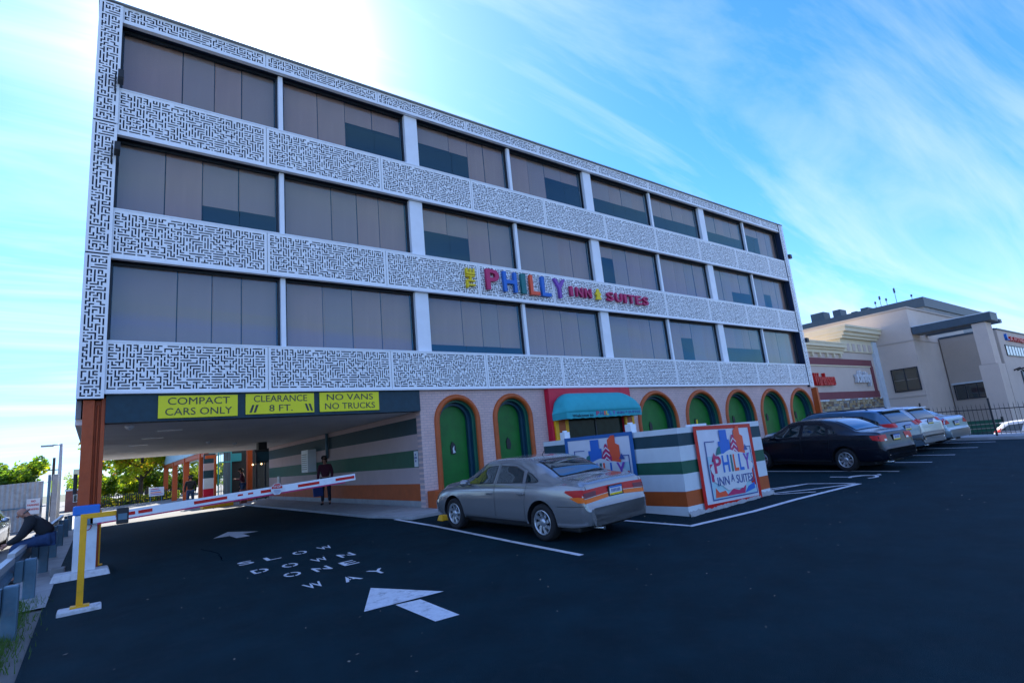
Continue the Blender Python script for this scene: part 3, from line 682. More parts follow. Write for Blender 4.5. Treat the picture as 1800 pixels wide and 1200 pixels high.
def banner(name, label, O, U, V, w, h, border, full_text=True):
    # O lower-left, U unit along, V up; normal out = U x V
    O, U, V = Vector(O), Vector(U).normalized(), Vector(V).normalized(); Nn = U.cross(V)
    t = thing(name, label, 'banner', O)
    def P(u, v, d): return O + U * (u * w) + V * (v * h) + Nn * d
    def flat(poly, d, m_, nm, par=t):
        b = MB(); k = len(poly); b.add([P(u, v, d) for u, v in poly] + [P(u, v, d - .003) for u, v in poly], [list(range(k)), list(range(2 * k - 1, k - 1, -1))] + [(i, i + k, (i + 1) % k + k, (i + 1) % k) for i in range(k)])
        return b.build(nm, m_, par)
    nn = 14; b = MB(); rb = random.Random(len(label))
    sheetv = []
    for j in range(nn + 1):
        for i in range(nn + 1):
            u, v = i / nn, j / nn
            wob = .006 * math.sin(9 * u + 7 * v) + .004 * math.sin(23 * u - 11 * v)
            sheetv.append(P(u, v, .012 + wob * min(1, 6 * min(u, 1 - u, v, 1 - v))))
    b.add(sheetv, [(j * (nn + 1) + i, j * (nn + 1) + i + 1, (j + 1) * (nn + 1) + i + 1, (j + 1) * (nn + 1) + i) for j in range(nn) for i in range(nn)], 0, True)
    cl = b.build('cloth', 'banner_cloth', t)
    e = .035
    for poly in ([(-.015, -.015), (1.015, -.015), (1.015, e), (-.015, e)], [(-.015, 1 - e), (1.015, 1 - e), (1.015, 1.015), (-.015, 1.015)], [(-.015, e), (e, e), (e, 1 - e), (-.015, 1 - e)], [(1 - e, e), (1.015, e), (1.015, 1 - e), (1 - e, 1 - e)]):
        flat(poly, .02, border, 'border')
    d = .028
    flat([(.14, .08), (.93, .08), (.93, .62), (.14, .62)], d - .002, 'pale_cyan', 'print')
    for poly in ([(.13, .07), (.94, .07), (.94, .085), (.13, .085)], [(.13, .085), (.143, .085), (.143, .80), (.13, .80)], [(.13, .80), (.30, .80), (.30, .812), (.13, .812)], [(.93, .085), (.94, .085), (.94, .70), (.93, .70)], [(.80, .70), (.94, .70), (.94, .712), (.80, .712)]): flat(poly, d + .001, 'plate_blue', 'print')
    # skyline blocks
    flat([(.36, .62), (.36, .80), (.40, .80), (.40, .95), (.53, .95), (.53, .82), (.56, .82), (.56, .62)], d + .004, 'lblue', 'print')
    flat([(.56, .62), (.56, .70), (.62, .88), (.64, .88), (.70, .70), (.70, .62)], d + .007, 'magenta', 'print')
    for k in range(3): flat([(.58, .63 + k * .07), (.63, .68 + k * .07), (.68, .63 + k * .07), (.68, .65 + k * .07), (.63, .70 + k * .07), (.58, .65 + k * .07)], d + .010, 'plate', 'print')
    flat([(.66, .72), (.66, .93), (.72, .99), (.77, .99), (.77, .88), (.82, .85), (.82, .62), (.70, .62)], d + .004, 'loran', 'print')
    flat([(.28, .60), (.33, .72), (.38, .74), (.38, .60)], d + .005, 'lteal', 'print')
    flat([(.80, .66), (.84, .74), (.88, .66)], d + .005, 'plate_blue', 'print'); flat([(.20, .55), (.26, .66), (.30, .55)], d + .003, 'magenta', 'print')
    # white cloud behind the words
    cl_ = []
    for k in range(36):
        a = 2 * PI * k / 36; r = 1 + .06 * math.sin(a * 9)
        cl_.append((.54 + .37 * r * math.cos(a), .42 + .25 * r * math.sin(a)))
    flat(cl_, d + .013, 'plate', 'print')
    flat([(.18, .10), (.40, .10), (.36, .17), (.25, .16), (.2, .22)], d + .003, 'loran', 'print'); flat([(.36, .10), (.70, .10), (.74, .20), (.6, .15), (.5, .18)], d + .004, 'magenta', 'print')
    flat([(.70, .10), (.90, .14), (.90, .22), (.78, .18)], d + .004, 'lblue', 'print'); flat([(.85, .22), (.925, .18), (.92, .5), (.87, .5)], d + .003, 'lred', 'print'); flat([(.16, .3), (.2, .3), (.21, .52), (.16, .52)], d + .003, 'magenta', 'print')
    def word(ch, u0, u1, v0, v1, m_):
        me = text_mesh(ch, 1, .002, .02 if len(ch) == 1 and ch != 'A' else .004, name='letter', m=m_)
        xs = [v.co.x for v in me.vertices]; ys_ = [v.co.y for v in me.vertices]
        for v in me.vertices:
            q_ = P(u0 + (v.co.x - min(xs)) / (max(xs) - min(xs)) * (u1 - u0), v0 + (v.co.y - min(ys_)) / (max(ys_) - min(ys_)) * (v1 - v0), d + .018 + v.co.z); v.co = q_ - O
        link('letter', me, t)
    for ch, u, du, m_ in zip('PHILLY', (.22, .37, .52, .57, .67, .76), (.13, .12, .03, .08, .08, .12), ('magenta', 'lblue', 'lteal', 'loran', 'lblue', 'lpurp')): word(ch, u, u + du, .40, .62, m_)
    word('INN', .24, .44, .24, .35, 'plate_blue'); word('SUITES', .57, .88, .24, .35, 'plate_blue'); word('A', .475, .535, .27, .37, 'plate_blue')
    return t
M['banner_cloth'] = mat('banner_vinyl', (.66, .68, .76), .5, var=.05); M['pale_cyan'] = mat('print_cyan', (.38, .60, .68), .5); M['blueborder'] = mat('blue_border', (.01, .12, .38), .5)
banner('hotel_banner', 'white banner with red border and coloured hotel name on the striped wall front', (9.88, 6.955, -1.53), (1, 0, -.02), (.0, 0, 1), 2.12, 1.62, 'lred')
banner('hotel_banner', 'white vinyl banner with blue border half hidden behind the silver sedan', (9.34, 10.3, -1.5), (0, -1, 0), (0, 0, 1), 2.15, 1.62, 'blueborder')

# ------------------------------------------------------------------ barrier gate
B = thing('barrier_gate', 'white parking barrier cabinet with blue cap and lowered red and white arm', 'barrier', (-.1, 14, gz(0, 14)))
zb = gz(0, 13.9)
MB().add([(-.6, 13.3, zb - .05), (.3, 13.3, zb - .05), (.3, 13.9, zb - .05), (-.6, 13.9, zb - .05), (-.55, 13.35, zb + .09), (.25, 13.35, zb + .09), (.25, 13.85, zb + .09), (-.55, 13.85, zb + .09)],
         [(0, 3, 2, 1), (4, 5, 6, 7), (0, 1, 5, 4), (1, 2, 6, 5), (2, 3, 7, 6), (3, 0, 4, 7)]).build('concrete_island', 'paint_white', B, .02)
MB().box((-.29, 13.45, zb + .09), (.06, 13.82, -.44)).build('cabinet', 'white', B, .012)
MB().box((-.32, 13.42, -.44), (.09, 13.85, -.27)).build('cap', 'bluecap', B, .02)
for (z_, r, m_) in ((-.50, .05, 'plate_blue'), (-.66, .065, 'lred')):
    b = MB(); pts = [(-.1 + r * math.cos(t), 13.44, z_ + r * math.sin(t)) for t in [2 * PI * k / 16 for k in range(17)]]; b.tube(pts, .008, 5, cap=False); b.build('emblem', m_, B)
MB().box((-.12, 13.2, -.62), (.0, 13.45, -.46)).build('arm_bracket', 'steel', B, .01)
p0, p1 = Vector((-.05, 13.24, -.53)), Vector((5.02, 13.24, -.28)); dv = p1 - p0
def armbox(t0, t1, h0, h1, y0, y1, nm, m_, par=B):
    a, c = p0 + dv * t0, p0 + dv * t1; ux = dv.normalized(); uz = Vector((-ux.z, 0, ux.x))
    vs_ = []
    for y in (y0, y1):
        for q_, hh in ((a, h0), (c, h0), (c, h1), (a, h1)): vs_.append((q_.x + uz.x * hh, y, q_.z + uz.z * hh))
    return MB().add(vs_, [(0, 1, 2, 3), (7, 6, 5, 4), (0, 4, 5, 1), (1, 5, 6, 2), (2, 6, 7, 3), (3, 7, 4, 0)]).build(nm, m_, par)
arm = armbox(0, 1, -.075, .075, 13.20, 13.24, 'arm', 'white')
for t0, t1 in ((.075, .135), (.145, .19), (.33, .45), (.49, .51), (.53, .55), (.58, .66), (.735, .83), (.905, .995)): armbox(t0, t1, -.03 if t1 - t0 > .03 else -.01, .03 if t1 - t0 > .03 else .025, 13.195, 13.199, 'red_stripe', 'lred', arm)
armbox(.02, .95, -.105, -.078, 13.205, 13.235, 'rubber_edge', 'magenta', arm)
oc = p0 + dv * .645
st = MB().prism([(oc.x + .13 * math.cos(PI / 8 + k * PI / 4), oc.z + .01 + .13 * math.sin(PI / 8 + k * PI / 4)) for k in range(8)], 13.17, 13.19).build('stop_plate', 'plate', B)
a = [(math.cos(PI / 8 + k * PI / 4) * .12, math.sin(PI / 8 + k * PI / 4) * .12) for k in range(4)]
MB().prism([(oc.x - .11, oc.z + .02), (oc.x + .11, oc.z + .02)] + [(oc.x + x, oc.z + .01 + z) for x, z in a], 13.163, 13.169).build('stop_field', 'lred', st)
o = link('lettering', text_mesh('STOP', .07, .001, .001, m='plate'), st, Vector((oc.x, 13.16, oc.z + .06)) - wloc(B)); o.rotation_euler = (PI / 2, 0, 0)
for k, w in enumerate((.14, .15, .11, .06)): MB().box((oc.x - w / 2, 13.163, oc.z - .01 - k * .025), (oc.x + w / 2, 13.169, oc.z - .018 - k * .025)).build('print_line', 'plate_blue', st)
# yellow reader post
Rp = thing('reader_post', 'yellow steel post with side arm and black card reader on a white kerb block', 'post', (-.12, 10.45, gz(-.1, 10.45)))
zb = gz(-.1, 10.45)
MB().box((-.36, 10.28, zb - .03), (.14, 10.62, zb + .05)).build('kerb_block', 'paint_white', Rp, .02)
MB().box((-.22, 10.38, zb + .05), (-.0, 10.54, zb + .075)).build('foot_plate', 'yellow', Rp, .005)
MB().box((-.155, 10.42, zb + .075), (-.075, 10.5, -.36)).build('pole', 'yellow', Rp, .006)
MB().box((-.155, 10.425, -.40), (.27, 10.495, -.33)).build('side_arm', 'yellow', Rp, .006)
rd = MB().box((.27, 10.36, -.53), (.42, 10.52, -.30)).build('card_reader', 'black', Rp, .012)
MB().box((.29, 10.352, -.47), (.40, 10.359, -.38)).build('screen', 'steel', rd)
t = thing('arm_rest_post', 'second thin yellow post standing behind the barrier cabinet', 'post', (.1, 14.9, gz(0, 14.9)))
MB().box((.04, 14.85, gz(0, 15)), (.13, 14.95, -.42)).build('pole', 'yellow', t, .006)
MB().box((.0, 14.8, gz(0, 15)), (.18, 15.0, gz(0, 15) + .02)).build('foot_plate', 'yellow', t, .004)
t = thing('stone_block', 'dark stone block beside the barrier cabinet foot', 'block', (-.45, 14.2, gz(0, 14.2)))
MB().box((-.62, 14.1, gz(0, 14)), (-.4, 14.4, gz(0, 14) + .14)).build('block', 'grey', t, .02)

# ------------------------------------------------------------------ guard rail
GR = thing('guard_rail', 'blue-grey galvanized guard rail on short heavy posts along the left edge', 'guard rail', (-.95, 10, gz(-1, 10)))
gy = [7.4, 9.6, 12.2, 15.2, 18.4, 22, 26, 30]
for y in gy:
    z = gz(-.8, y); MB().box((-.865, y, z - .2), (-.71, y + .15, z + .62)).build('post', 'steel', GR, .02)
    MB().box((-.98, y + .02, z + .28), (-.87, y + .14, z + .6)).build('spacer', 'steel', GR, .01)
prof = [(-.02, .0), (.045, .04), (.045, .10), (-.01, .15), (-.01, .19), (.045, .24), (.045, .30), (-.02, .34)]
for i in range(7):
    y0, y1 = gy[i] - .05, gy[i + 1] + .1
    b = MB(); vs_ = []
    for y in (y0, y1):
        for dx, dz in prof: vs_.append((-1.03 + dx - .002 * i, y, gz(-1, y) + .33 + dz))
    b.add(vs_, [(k, k + 1, k + 9, k + 8) for k in range(7)])
    MB().box((-1.07, y0, gz(-1, y0) + .672), (-.975, y1 - .15, gz(-1, y1) + .684)).build('lit_rail_lip', 'lampsteel', GR)  # rolled top edge in paler steel, its sunlit brightness put into the colour
    o = b.build('rail', 'steel', GR); s_ = o.modifiers.new('s', 'SOLIDIFY'); s_.thickness = .012
# grass by the rail
b = MB(); rg = random.Random(5)
for k in range(2600):
    x, y = -.98 + abs(rg.gauss(0, .16)) , rg.uniform(8.0, 12.0); h = rg.uniform(.03, .12); a = rg.uniform(0, PI); w = .006
    z = gz(x, y) - .01; dx, dy = math.cos(a) * w, math.sin(a) * w; lx, ly = rg.uniform(-.04, .04), rg.uniform(-.04, .04)
    b.add([(x - dx, y - dy, z), (x + dx, y + dy, z), (x + lx, y + ly, z + h)], [(0, 1, 2)])
tag(b.build('grass', 'leaf'), 'green grass tufts growing under the guard rail', 'grass', kind='stuff')
# scattered leaves and pebbles
b = MB(); rg = random.Random(9)
for k in range(190):
    x, y = rg.uniform(-.4, 26), rg.uniform(2.5, 13.5) if k % 3 else rg.uniform(3, 9); s_ = rg.uniform(.006, .02) * (1.6 if k % 17 == 0 else 1); a = rg.uniform(0, 6.28)
    z = gz(x, y) + .012
    b.add([(x + s_ * math.cos(a + t) * (1 if i_ % 2 else .6), y + s_ * math.sin(a + t), z + rg.uniform(-.004, .01)) for i_, t in enumerate((0, 1.6, 3.1, 4.7))], [(0, 1, 2, 3)])
tag(b.build('leaf_litter', mat('dry_leaf', (.22, .19, .14), .8)), 'small dry leaves and grit scattered over the asphalt', 'leaf litter', kind='stuff')

# ------------------------------------------------------------------ cars
def interp(keys, x):
    # monotone cubic through (x, y) keys
    n = len(keys)
    if x <= keys[0][0]: return keys[0][1]
    if x >= keys[-1][0]: return keys[-1][1]
    for i in range(n - 1):
        if x <= keys[i + 1][0]: break
    h = [keys[k + 1][0] - keys[k][0] for k in range(n - 1)]; d = [(keys[k + 1][1] - keys[k][1]) / h[k] for k in range(n - 1)]
    def m(k):
        if k == 0: return d[0]
        if k == n - 1: return d[-1]
        if d[k - 1] * d[k] <= 0: return 0
        return 2 * d[k - 1] * d[k] / (d[k - 1] + d[k])
    t = (x - keys[i][0]) / h[i]; a, b = m(i), m(i + 1)
    return (2 * t ** 3 - 3 * t * t + 1) * keys[i][1] + (t ** 3 - 2 * t * t + t) * h[i] * a + (-2 * t ** 3 + 3 * t * t) * keys[i + 1][1] + (t ** 3 - t * t) * h[i] * b
def car(name, label, loc, rz, paint, top, belt, L_, W_, wheels, side_win, rear_win, front_win, doors, tail, roof_w=.60, wheel_r=.32, rim='cap', plate='rear', extras='', sill=.24, group=None, clad=None, hl=None, bump=None):
    """y = forward, origin on the ground mid-way between the axles."""
    T = thing(name, label, 'car', loc, rz, group)
    hL = L_ / 2; mid = (wheels[0] + wheels[1]) / 2
    yr, yf = top[0][0], top[-1][0]
    n_ = int((yf - yr) / .045); st = sorted(set([yr + (yf - yr) * i / n_ for i in range(n_ + 1)] + [yr + q_ for q_ in (.002, .006, .013, .022, .034, .06, .075, .105, .12, .15)] + [yf - q_ for q_ in (.002, .006, .013, .022, .034, .06, .075, .105)]))
    rings = []
    for y in st:
        zt = interp(top, y); zb = min(interp(belt, y), zt - .012)
        e = max(0, (abs(y - (yr + yf) / 2) / ((yf - yr) / 2)))
        wm = W_ / 2 * (1 - .045 * e ** 4 - .05 * max(0, (e - .80) / .2) ** 2 )
        d_ = min(y - yr, yf - y); cr_ = .16
        if d_ < cr_: wm -= .8 * (cr_ - math.sqrt(max(0, cr_ ** 2 - (cr_ - d_) ** 2)))
        zs = sill + .06 * max(0, (e - .80) / .2) ** 1.5 + .07 * (1 - math.sqrt(max(0, 1 - max(0, 1 - min(y - yr, yf - y) / .05) ** 2)))
        g = max(0, min(1, (zt - zb - .02) / .30)); g = g * g * (3 - 2 * g)
        wb = wm * .955
        wr = wb * .86 * (1 - g) + W_ / 2 * roof_w * 1.18 * g
        H_ = []
        H_ += [(0, zs), (wm * .80, zs), (wm * .955, zs + .03), (wm * .99, zs + .12), (wm, zs + .22), (wm * 1.0, (zs + .22 + zb) / 2), (wm * .988, zb - .10), (wm * .972, zb - .035), (wb, zb)]
        for f in (.25, .5, .75): H_.append((wb + (wr - wb) * f - (.012 * g) + .012 * g * (4 * f * (1 - f)), zb + (zt - .075 * g - .02 * (1 - g) * 1 - zb) * f if zt - zb > .03 else zb + (zt - zb) * f * .9))
        H_ += [(wr, zb + (zt - .06 * g - zb) * (1 if g > .2 else .93)), (wr * .95, zt - .034 * g), (wr * .86, zt - .018 * (.4 + .6 * g)), (wr * .70, zt - .010), (wr * .52, zt - .0055), (wr * .35, zt - .0025), (wr * .17, zt - .0006), (0, zt)]
        rings.append([(x, y, z) for x, z in H_] + [(-x, y, z) for x, z in H_[-2:0:-1]])
    c = len(rings[0]); mb = MB(); TRI = []
    for i in range(len(rings) - 1):
        for j in range(c):
            q4 = (i * c + j, i * c + (j + 1) % c, (i + 1) * c + (j + 1) % c, (i + 1) * c + j); TRI += [(q4[0], q4[1], q4[2]), (q4[0], q4[2], q4[3])]
    mb.add([p for r in rings for p in r], TRI + [list(range(c)), [(len(rings) - 1) * c + j for j in range(c)][::-1]], 0, True)
    me = mb.mesh('body', [paint, 'black']); body = link('body', me, T)
    # wheel openings
    cuts = []
    for wy in wheels:
        for s_ in (-1, 1):
            k = MB(); R_ = wheel_r + .055
            k.lathe([(0.0001, s_ * (W_ / 2 - .26)), (R_, s_ * (W_ / 2 - .26)), (R_, s_ * (W_ / 2 + .2)), (.0001, s_ * (W_ / 2 + .2))], 32, 'x', c=(0, wy, wheel_r + .01), smooth=False)
            kk = k.mesh('cut', ['black']); bm = bmesh.new(); bm.from_mesh(kk); bmesh.ops.remove_doubles(bm, verts=bm.verts, dist=.001); bmesh.ops.recalc_face_normals(bm, faces=bm.faces); bm.to_mesh(kk); bm.free()
            ko = link('cut', kk, T); cuts.append(ko)
            m_ = body.modifiers.new('b', 'BOOLEAN'); m_.operation = 'DIFFERENCE'; m_.object = ko; m_.solver = 'EXACT'; m_.material_mode = 'TRANSFER'
    bpy.context.view_layer.update(); dg = bpy.context.evaluated_depsgraph_get()
    nm = bpy.data.meshes.new_from_object(body.evaluated_get(dg)); body.modifiers.clear(); body.data = nm; nm.name = 'body'
    for ko in cuts: bpy.data.objects.remove(ko)
    nm.set_sharp_from_angle(angle=math.radians(38))
    bv = BVHTree.FromPolygons([v for r in rings for v in [Vector(p) for p in r]], TRI)
    def patch(nm_, m_, poly, mode, off=.004, parent=T, grid=.05, side=1):
        bm = bmesh.new(); vs_ = [bm.verts.new((a, b_, 0)) for a, b_ in poly]; bm.faces.new(vs_)
        xs = [a for a, _ in poly]; ys_ = [b_ for _, b_ in poly]
        def cuts_(lo, hi, nrm):
            n = int((hi - lo) / grid)
            for i in range(1, n + 1):
                v = lo + (hi - lo) * i / (n + 1)
                bmesh.ops.bisect_plane(bm, geom=bm.verts[:] + bm.edges[:] + bm.faces[:], plane_co=(v, v, 0), plane_no=nrm)
        cuts_(min(xs), max(xs), (1, 0, 0)); cuts_(min(ys_), max(ys_), (0, 1, 0))
        last = None
        for v in bm.verts:
            a, b_ = v.co.x, v.co.y
            if mode == 'side': o_, d = Vector((3 * side, a, b_)), Vector((-side, 0, 0))
            elif mode == 'rear': o_, d = Vector((a, yr - 2, b_)), Vector((0, 1, 0))
            elif mode == 'front': o_, d = Vector((a, yf + 2, b_)), Vector((0, -1, 0))
            else: o_, d = Vector((a, b_, 3)), Vector((0, 0, -1))
            hit = bv.ray_cast(o_, d)
            if hit[0] is None:
                hit = bv.find_nearest(o_ + d * 2.2)
            n = hit[1]; n = n if n.dot(d) < 0 else -n
            v.co = hit[0] + n * off
        for f in bm.faces: f.smooth = True
        me = bpy.data.meshes.new(nm_); bm.to_mesh(me); bm.free(); me.materials.append(M[m_] if isinstance(m_, str) else m_)
        # make it face outwards
        return link(nm_, me, parent)
    def inset(poly, d):
        P_ = [Vector(p) for p in poly]; ar = sum(a.x * b_.y - b_.x * a.y for a, b_ in zip(P_, P_[1:] + P_[:1])); s_ = 1 if ar > 0 else -1; o_ = []
        for i, p in enumerate(P_):
            a, b_ = P_[i - 1], P_[(i + 1) % len(P_)]; e1 = (p - a).normalized(); e2 = (b_ - p).normalized()
            n1 = Vector((-e1.y, e1.x)) * s_; n2 = Vector((-e2.y, e2.x)) * s_; nn = n1 + n2; k = d / max(.35, nn.dot(n1)); o_.append(tuple(p + nn * k))
        return o_
    for side in (1, -1):
        for dp in doors:
            patch('door_seam', 'black', dp, 'side', .0025, side=side)
            dr = patch('door', paint, inset(dp, .006), 'side', .0052, side=side)
            ys_ = [p[0] for p in dp]; zs_ = [p[1] for p in dp]
            hy = min(ys_) + (max(ys_) - min(ys_)) * .16; hz = interp(belt, hy) - .16
            hb = MB(); x = bv.ray_cast(Vector((3 * side, hy, hz)), Vector((-side, 0, 0)))[0].x
            hb.box((x - .0 * side, hy - .09, hz - .016), (x + .035 * side, hy + .09, hz + .02)); hd = hb.build('door_handle', paint, dr, .008, local=True)
        for wi, wp in enumerate(side_win):
            patch('window_seal', 'black', wp, 'side', .0065, side=side)
            patch('window', 'gl', inset(wp, .016), 'side', .009, side=side)
    if rear_win: patch('window_seal', 'black', rear_win, 'top', .004, grid=.03); patch('rear_window', 'gl', inset(rear_win, .02), 'top', .013, grid=.03)
    if front_win: patch('window_seal', 'black', front_win, 'top', .004, grid=.03); patch('windscreen', 'gl', inset(front_win, .02), 'top', .013, grid=.03)
    for spec in tail:
        nm_, m_, poly, mode, off = spec
        if mode == 'side':
            for side in (1, -1): patch(nm_, m_, poly, 'side', off, side=side, grid=.04)
        elif mode in ('rear', 'front'):
            patch(nm_, m_, poly, mode, off, grid=.04)
            if min(a for a, _ in poly) > .02 : patch(nm_, m_, [(-a, b_) for a, b_ in poly][::-1], mode, off, grid=.04)
        else: patch(nm_, m_, poly, mode, off, grid=.05)
    for side in (1, -1):
        patch('bumper_seam', 'black', [(yr + .06, sill + .385), (wheels[0] - wheel_r - .10, sill + .37), (wheels[0] - wheel_r - .10, sill + .378), (yr + .06, sill + .395)], 'side', .003, side=side, grid=.03)
        patch('boot_seam', 'black', [(side * W_ * .405, sill + .44), (side * W_ * .411, sill + .44), (side * W_ * .411, sill + .72), (side * W_ * .405, sill + .72)][::side], 'rear', .004, grid=.03)
    # bumper shell: proud skin with seam above
    if bump:
        for end in bump:
            z0, z1 = (sill + .08, bump[end])
            yy = yr if end == 'rear' else yf; s_ = 1 if end == 'rear' else -1
            for side in (1, -1): patch('bumper_side', paint, [(yy + s_ * .10, z0), (yy + s_ * .62, z0), (yy + s_ * .62, z1 - .02), (yy + s_ * .10, z1)], 'side', .008, side=side)
            patch('bumper', paint, [(-W_ / 2 * .84, z0), (W_ / 2 * .84, z0), (W_ / 2 * .84, z1), (-W_ / 2 * .84, z1)], end, .016, grid=.06)
    # wheels
    wm_ = None
    for wy in wheels:
        for side in (1, -1):
            R_ = wheel_r
            if wm_ is None:
                t_ = MB().lathe([(R_ * .66, -.10), (R_ * .9, -.105), (R_ * .985, -.08), (R_, -.04), (R_, .04), (R_ * .985, .08), (R_ * .9, .105), (R_ * .67, .10), (R_ * .64, .06)], 36, 'x')
                tm = t_.mesh('tyre', ['rubber'])
                r_ = MB().lathe([(R_ * .66, .10), (R_ * .63, .095), (R_ * .60, .045), (R_ * .58, .02), (0.001, .015)], 36, 'x', 1)
                r_.lathe([(R_ * .67, .098), (R_ * .645, .108), (R_ * .60, .10), (R_ * .585, .06)], 36, 'x', 0)
                ns = 8 if rim == 'cap' else 9 if rim == 'nine' else 5
                for k in range(ns):
                    a = 2 * PI * k / ns; tw = .34 if rim == 'cap' else 0; wd = .055 if ns > 6 else .06
                    pts = []
                    for rr_, off_, w_ in ((.15, 0, wd * .8), (.38, tw * .5, wd), (.62, tw, wd * (1.25 if ns > 6 else 1.0))):
                        aa = a + off_; cx_, cy_ = rr_ * R_ * math.cos(aa), rr_ * R_ * math.sin(aa); tx, ty = -math.sin(aa), math.cos(aa)
                        pts.append(((cx_ - tx * w_ * R_ * 1.6, cy_ - ty * w_ * R_ * 1.6), (cx_ + tx * w_ * R_ * 1.6, cy_ + ty * w_ * R_ * 1.6)))
                    for (a0, b0), (a1, b1) in zip(pts, pts[1:]):
                        r_.add([(.085, *a0), (.085, *b0), (.095, *b1), (.095, *a1), (.05, *a0), (.05, *b0), (.05, *b1), (.05, *a1)], [(0, 1, 2, 3), (4, 5, 1, 0), (5, 6, 2, 1), (6, 7, 3, 2), (7, 4, 0, 3)], 0)
                r_.lathe([(R_ * .22, .06), (R_ * .21, .095), (R_ * .12, .105), (.001, .105)], 20, 'x', 0)
                rmm = r_.mesh('rim', ['alloy', 'black']); wm_ = MB().lathe([(.001, -.09), (R_ * .64, -.09), (R_ * .64, .01), (.001, .01)], 24, 'x').mesh('wheel', ['black'])
            w_ = link('wheel', wm_, T, Vector((side * (W_ / 2 - .125), wy, R_))); w_.rotation_euler = (0, 0, 0 if side > 0 else PI)
            link('tyre', tm, w_); link('rim', rmm, w_)
    # mirrors
    for side in (1, -1):
        my = doors[-1][0][0] if False else max(p[0] for p in doors[0]) - .28; mz = interp(belt, my) + .05
        x = bv.ray_cast(Vector((3 * side, my, mz - .06)), Vector((-side, 0, 0)))[0].x
        mbm = MB(); mbm.tube([(x - .03 * side, my, mz - .03), (x + .07 * side, my, mz)], .025, 8)
        mbm.lathe([(.001, -.07), (.055, -.06), (.075, 0), (.07, .05), (.04, .075), (.001, .08)], 12, 'y', c=(x + .13 * side, my, mz + .02))
        mi = mbm.build('mirror', paint, T, local=True)
        for v in mi.data.vertices:
            if abs(v.co.x - x) > .05: v.co.x = x + .13 * side + (v.co.x - x - .13 * side) * 1.35
    # plate
    if plate:
        pz = plate if isinstance(plate, float) else .80
        hit = bv.ray_cast(Vector((0, yr - 2, pz)), Vector((0, 1, 0)))[0]
        y = hit.y - .02
        MB().box((-.19, y - .002, pz - .09), (.19, y + .012, pz + .09)).build('plate_frame', 'black', T, .006, local=True)
        p_ = MB().box((-.165, y - .008, pz - .072), (.165, y - .003, pz + .072)).build('licence_plate', 'plate', T, local=True)
        MB().box((-.164, y - .0095, pz - .071), (.164, y - .0085, pz - .042)).build('plate_band', 'lyel', p_, local=True); MB().box((-.164, y - .0095, pz + .046), (.164, y - .0085, pz + .071)).build('plate_band', 'lblue', p_, local=True)
        for k in range(7): MB().box((-.12 + k * .036, y - .0095, pz - .024), (-.098 + k * .036, y - .0085, pz + .03)).build('plate_character', 'plate_blue', p_, local=True)
    # underside and wells
    MB().box((-W_ / 2 * .8, yr + .35, .17), (W_ / 2 * .8, yf - .35, sill + .12)).build('underbody', 'black', T, .03, local=True)
    b_ = MB().tube([(-W_ * .25, yr + .5, .22), (-W_ * .25, yr + .03, .24)], .03, 10); b_.build('exhaust', 'chrome', T, local=True)
    if 'antenna' in extras: MB().tube([(0, -.6, interp(top, -.6) - .01), (0, -.75, interp(top, -.6) + .16)], [.008, .003], 6).build('antenna', 'black', T, local=True)
    if 'rails' in extras:
        for side in (1, -1): MB().tube([(side * .58, .55, interp(top, .5) - .03), (side * .58, .45, interp(top, .4) + .04), (side * .58, -1.5, interp(top, -1.5) + .04), (side * .58, -1.6, interp(top, -1.6) - .02)], .018, 8).build('roof_rail', 'black', T, local=True)
    if 'spoiler' in extras:
        ys0 = extras_spoiler(top, yr); MB().box((-W_ * .33, ys0 - .16, interp(top, ys0) - .045), (W_ * .33, ys0 + .12, interp(top, ys0) - .0)).build('spoiler', paint, T, .015, local=True)
    for side in (1, -1):
        patch('sill_trim', 'black', [(wheels[0] + wheel_r + .09, sill + .03), (wheels[1] - wheel_r - .09, sill + .03), (wheels[1] - wheel_r - .09, sill + .075), (wheels[0] + wheel_r + .09, sill + .075)], 'side', .003, side=side)
    return T, patch, bv
def extras_spoiler(top, yr):
    y = yr
    while interp(top, y) < max(z for _, z in top) - .09: y += .02
    return y
def paintm(n, c, metal=.5, rough=.32): return mat(n, c, rough, metal, coat=.8, var=.015, vscale=4)
M['silver'] = paintm('silver_paint', (.27, .275, .285), .5, .2)
M['blackpaint'] = mat('black_paint', (.004, .007, .014), .2, 0, coat=.1, spec=.35)
M['bluegrey'] = paintm('blue_grey_paint', (.05, .15, .27), .5)
M['palesilver'] = paintm('pale_silver_paint', (.45, .50, .56), .7)
M['skysilver'] = paintm('sky_silver_paint', (.30, .40, .48), .75)
M['whitepaint'] = paintm('white_paint', (.72, .73, .75), 0, .3)

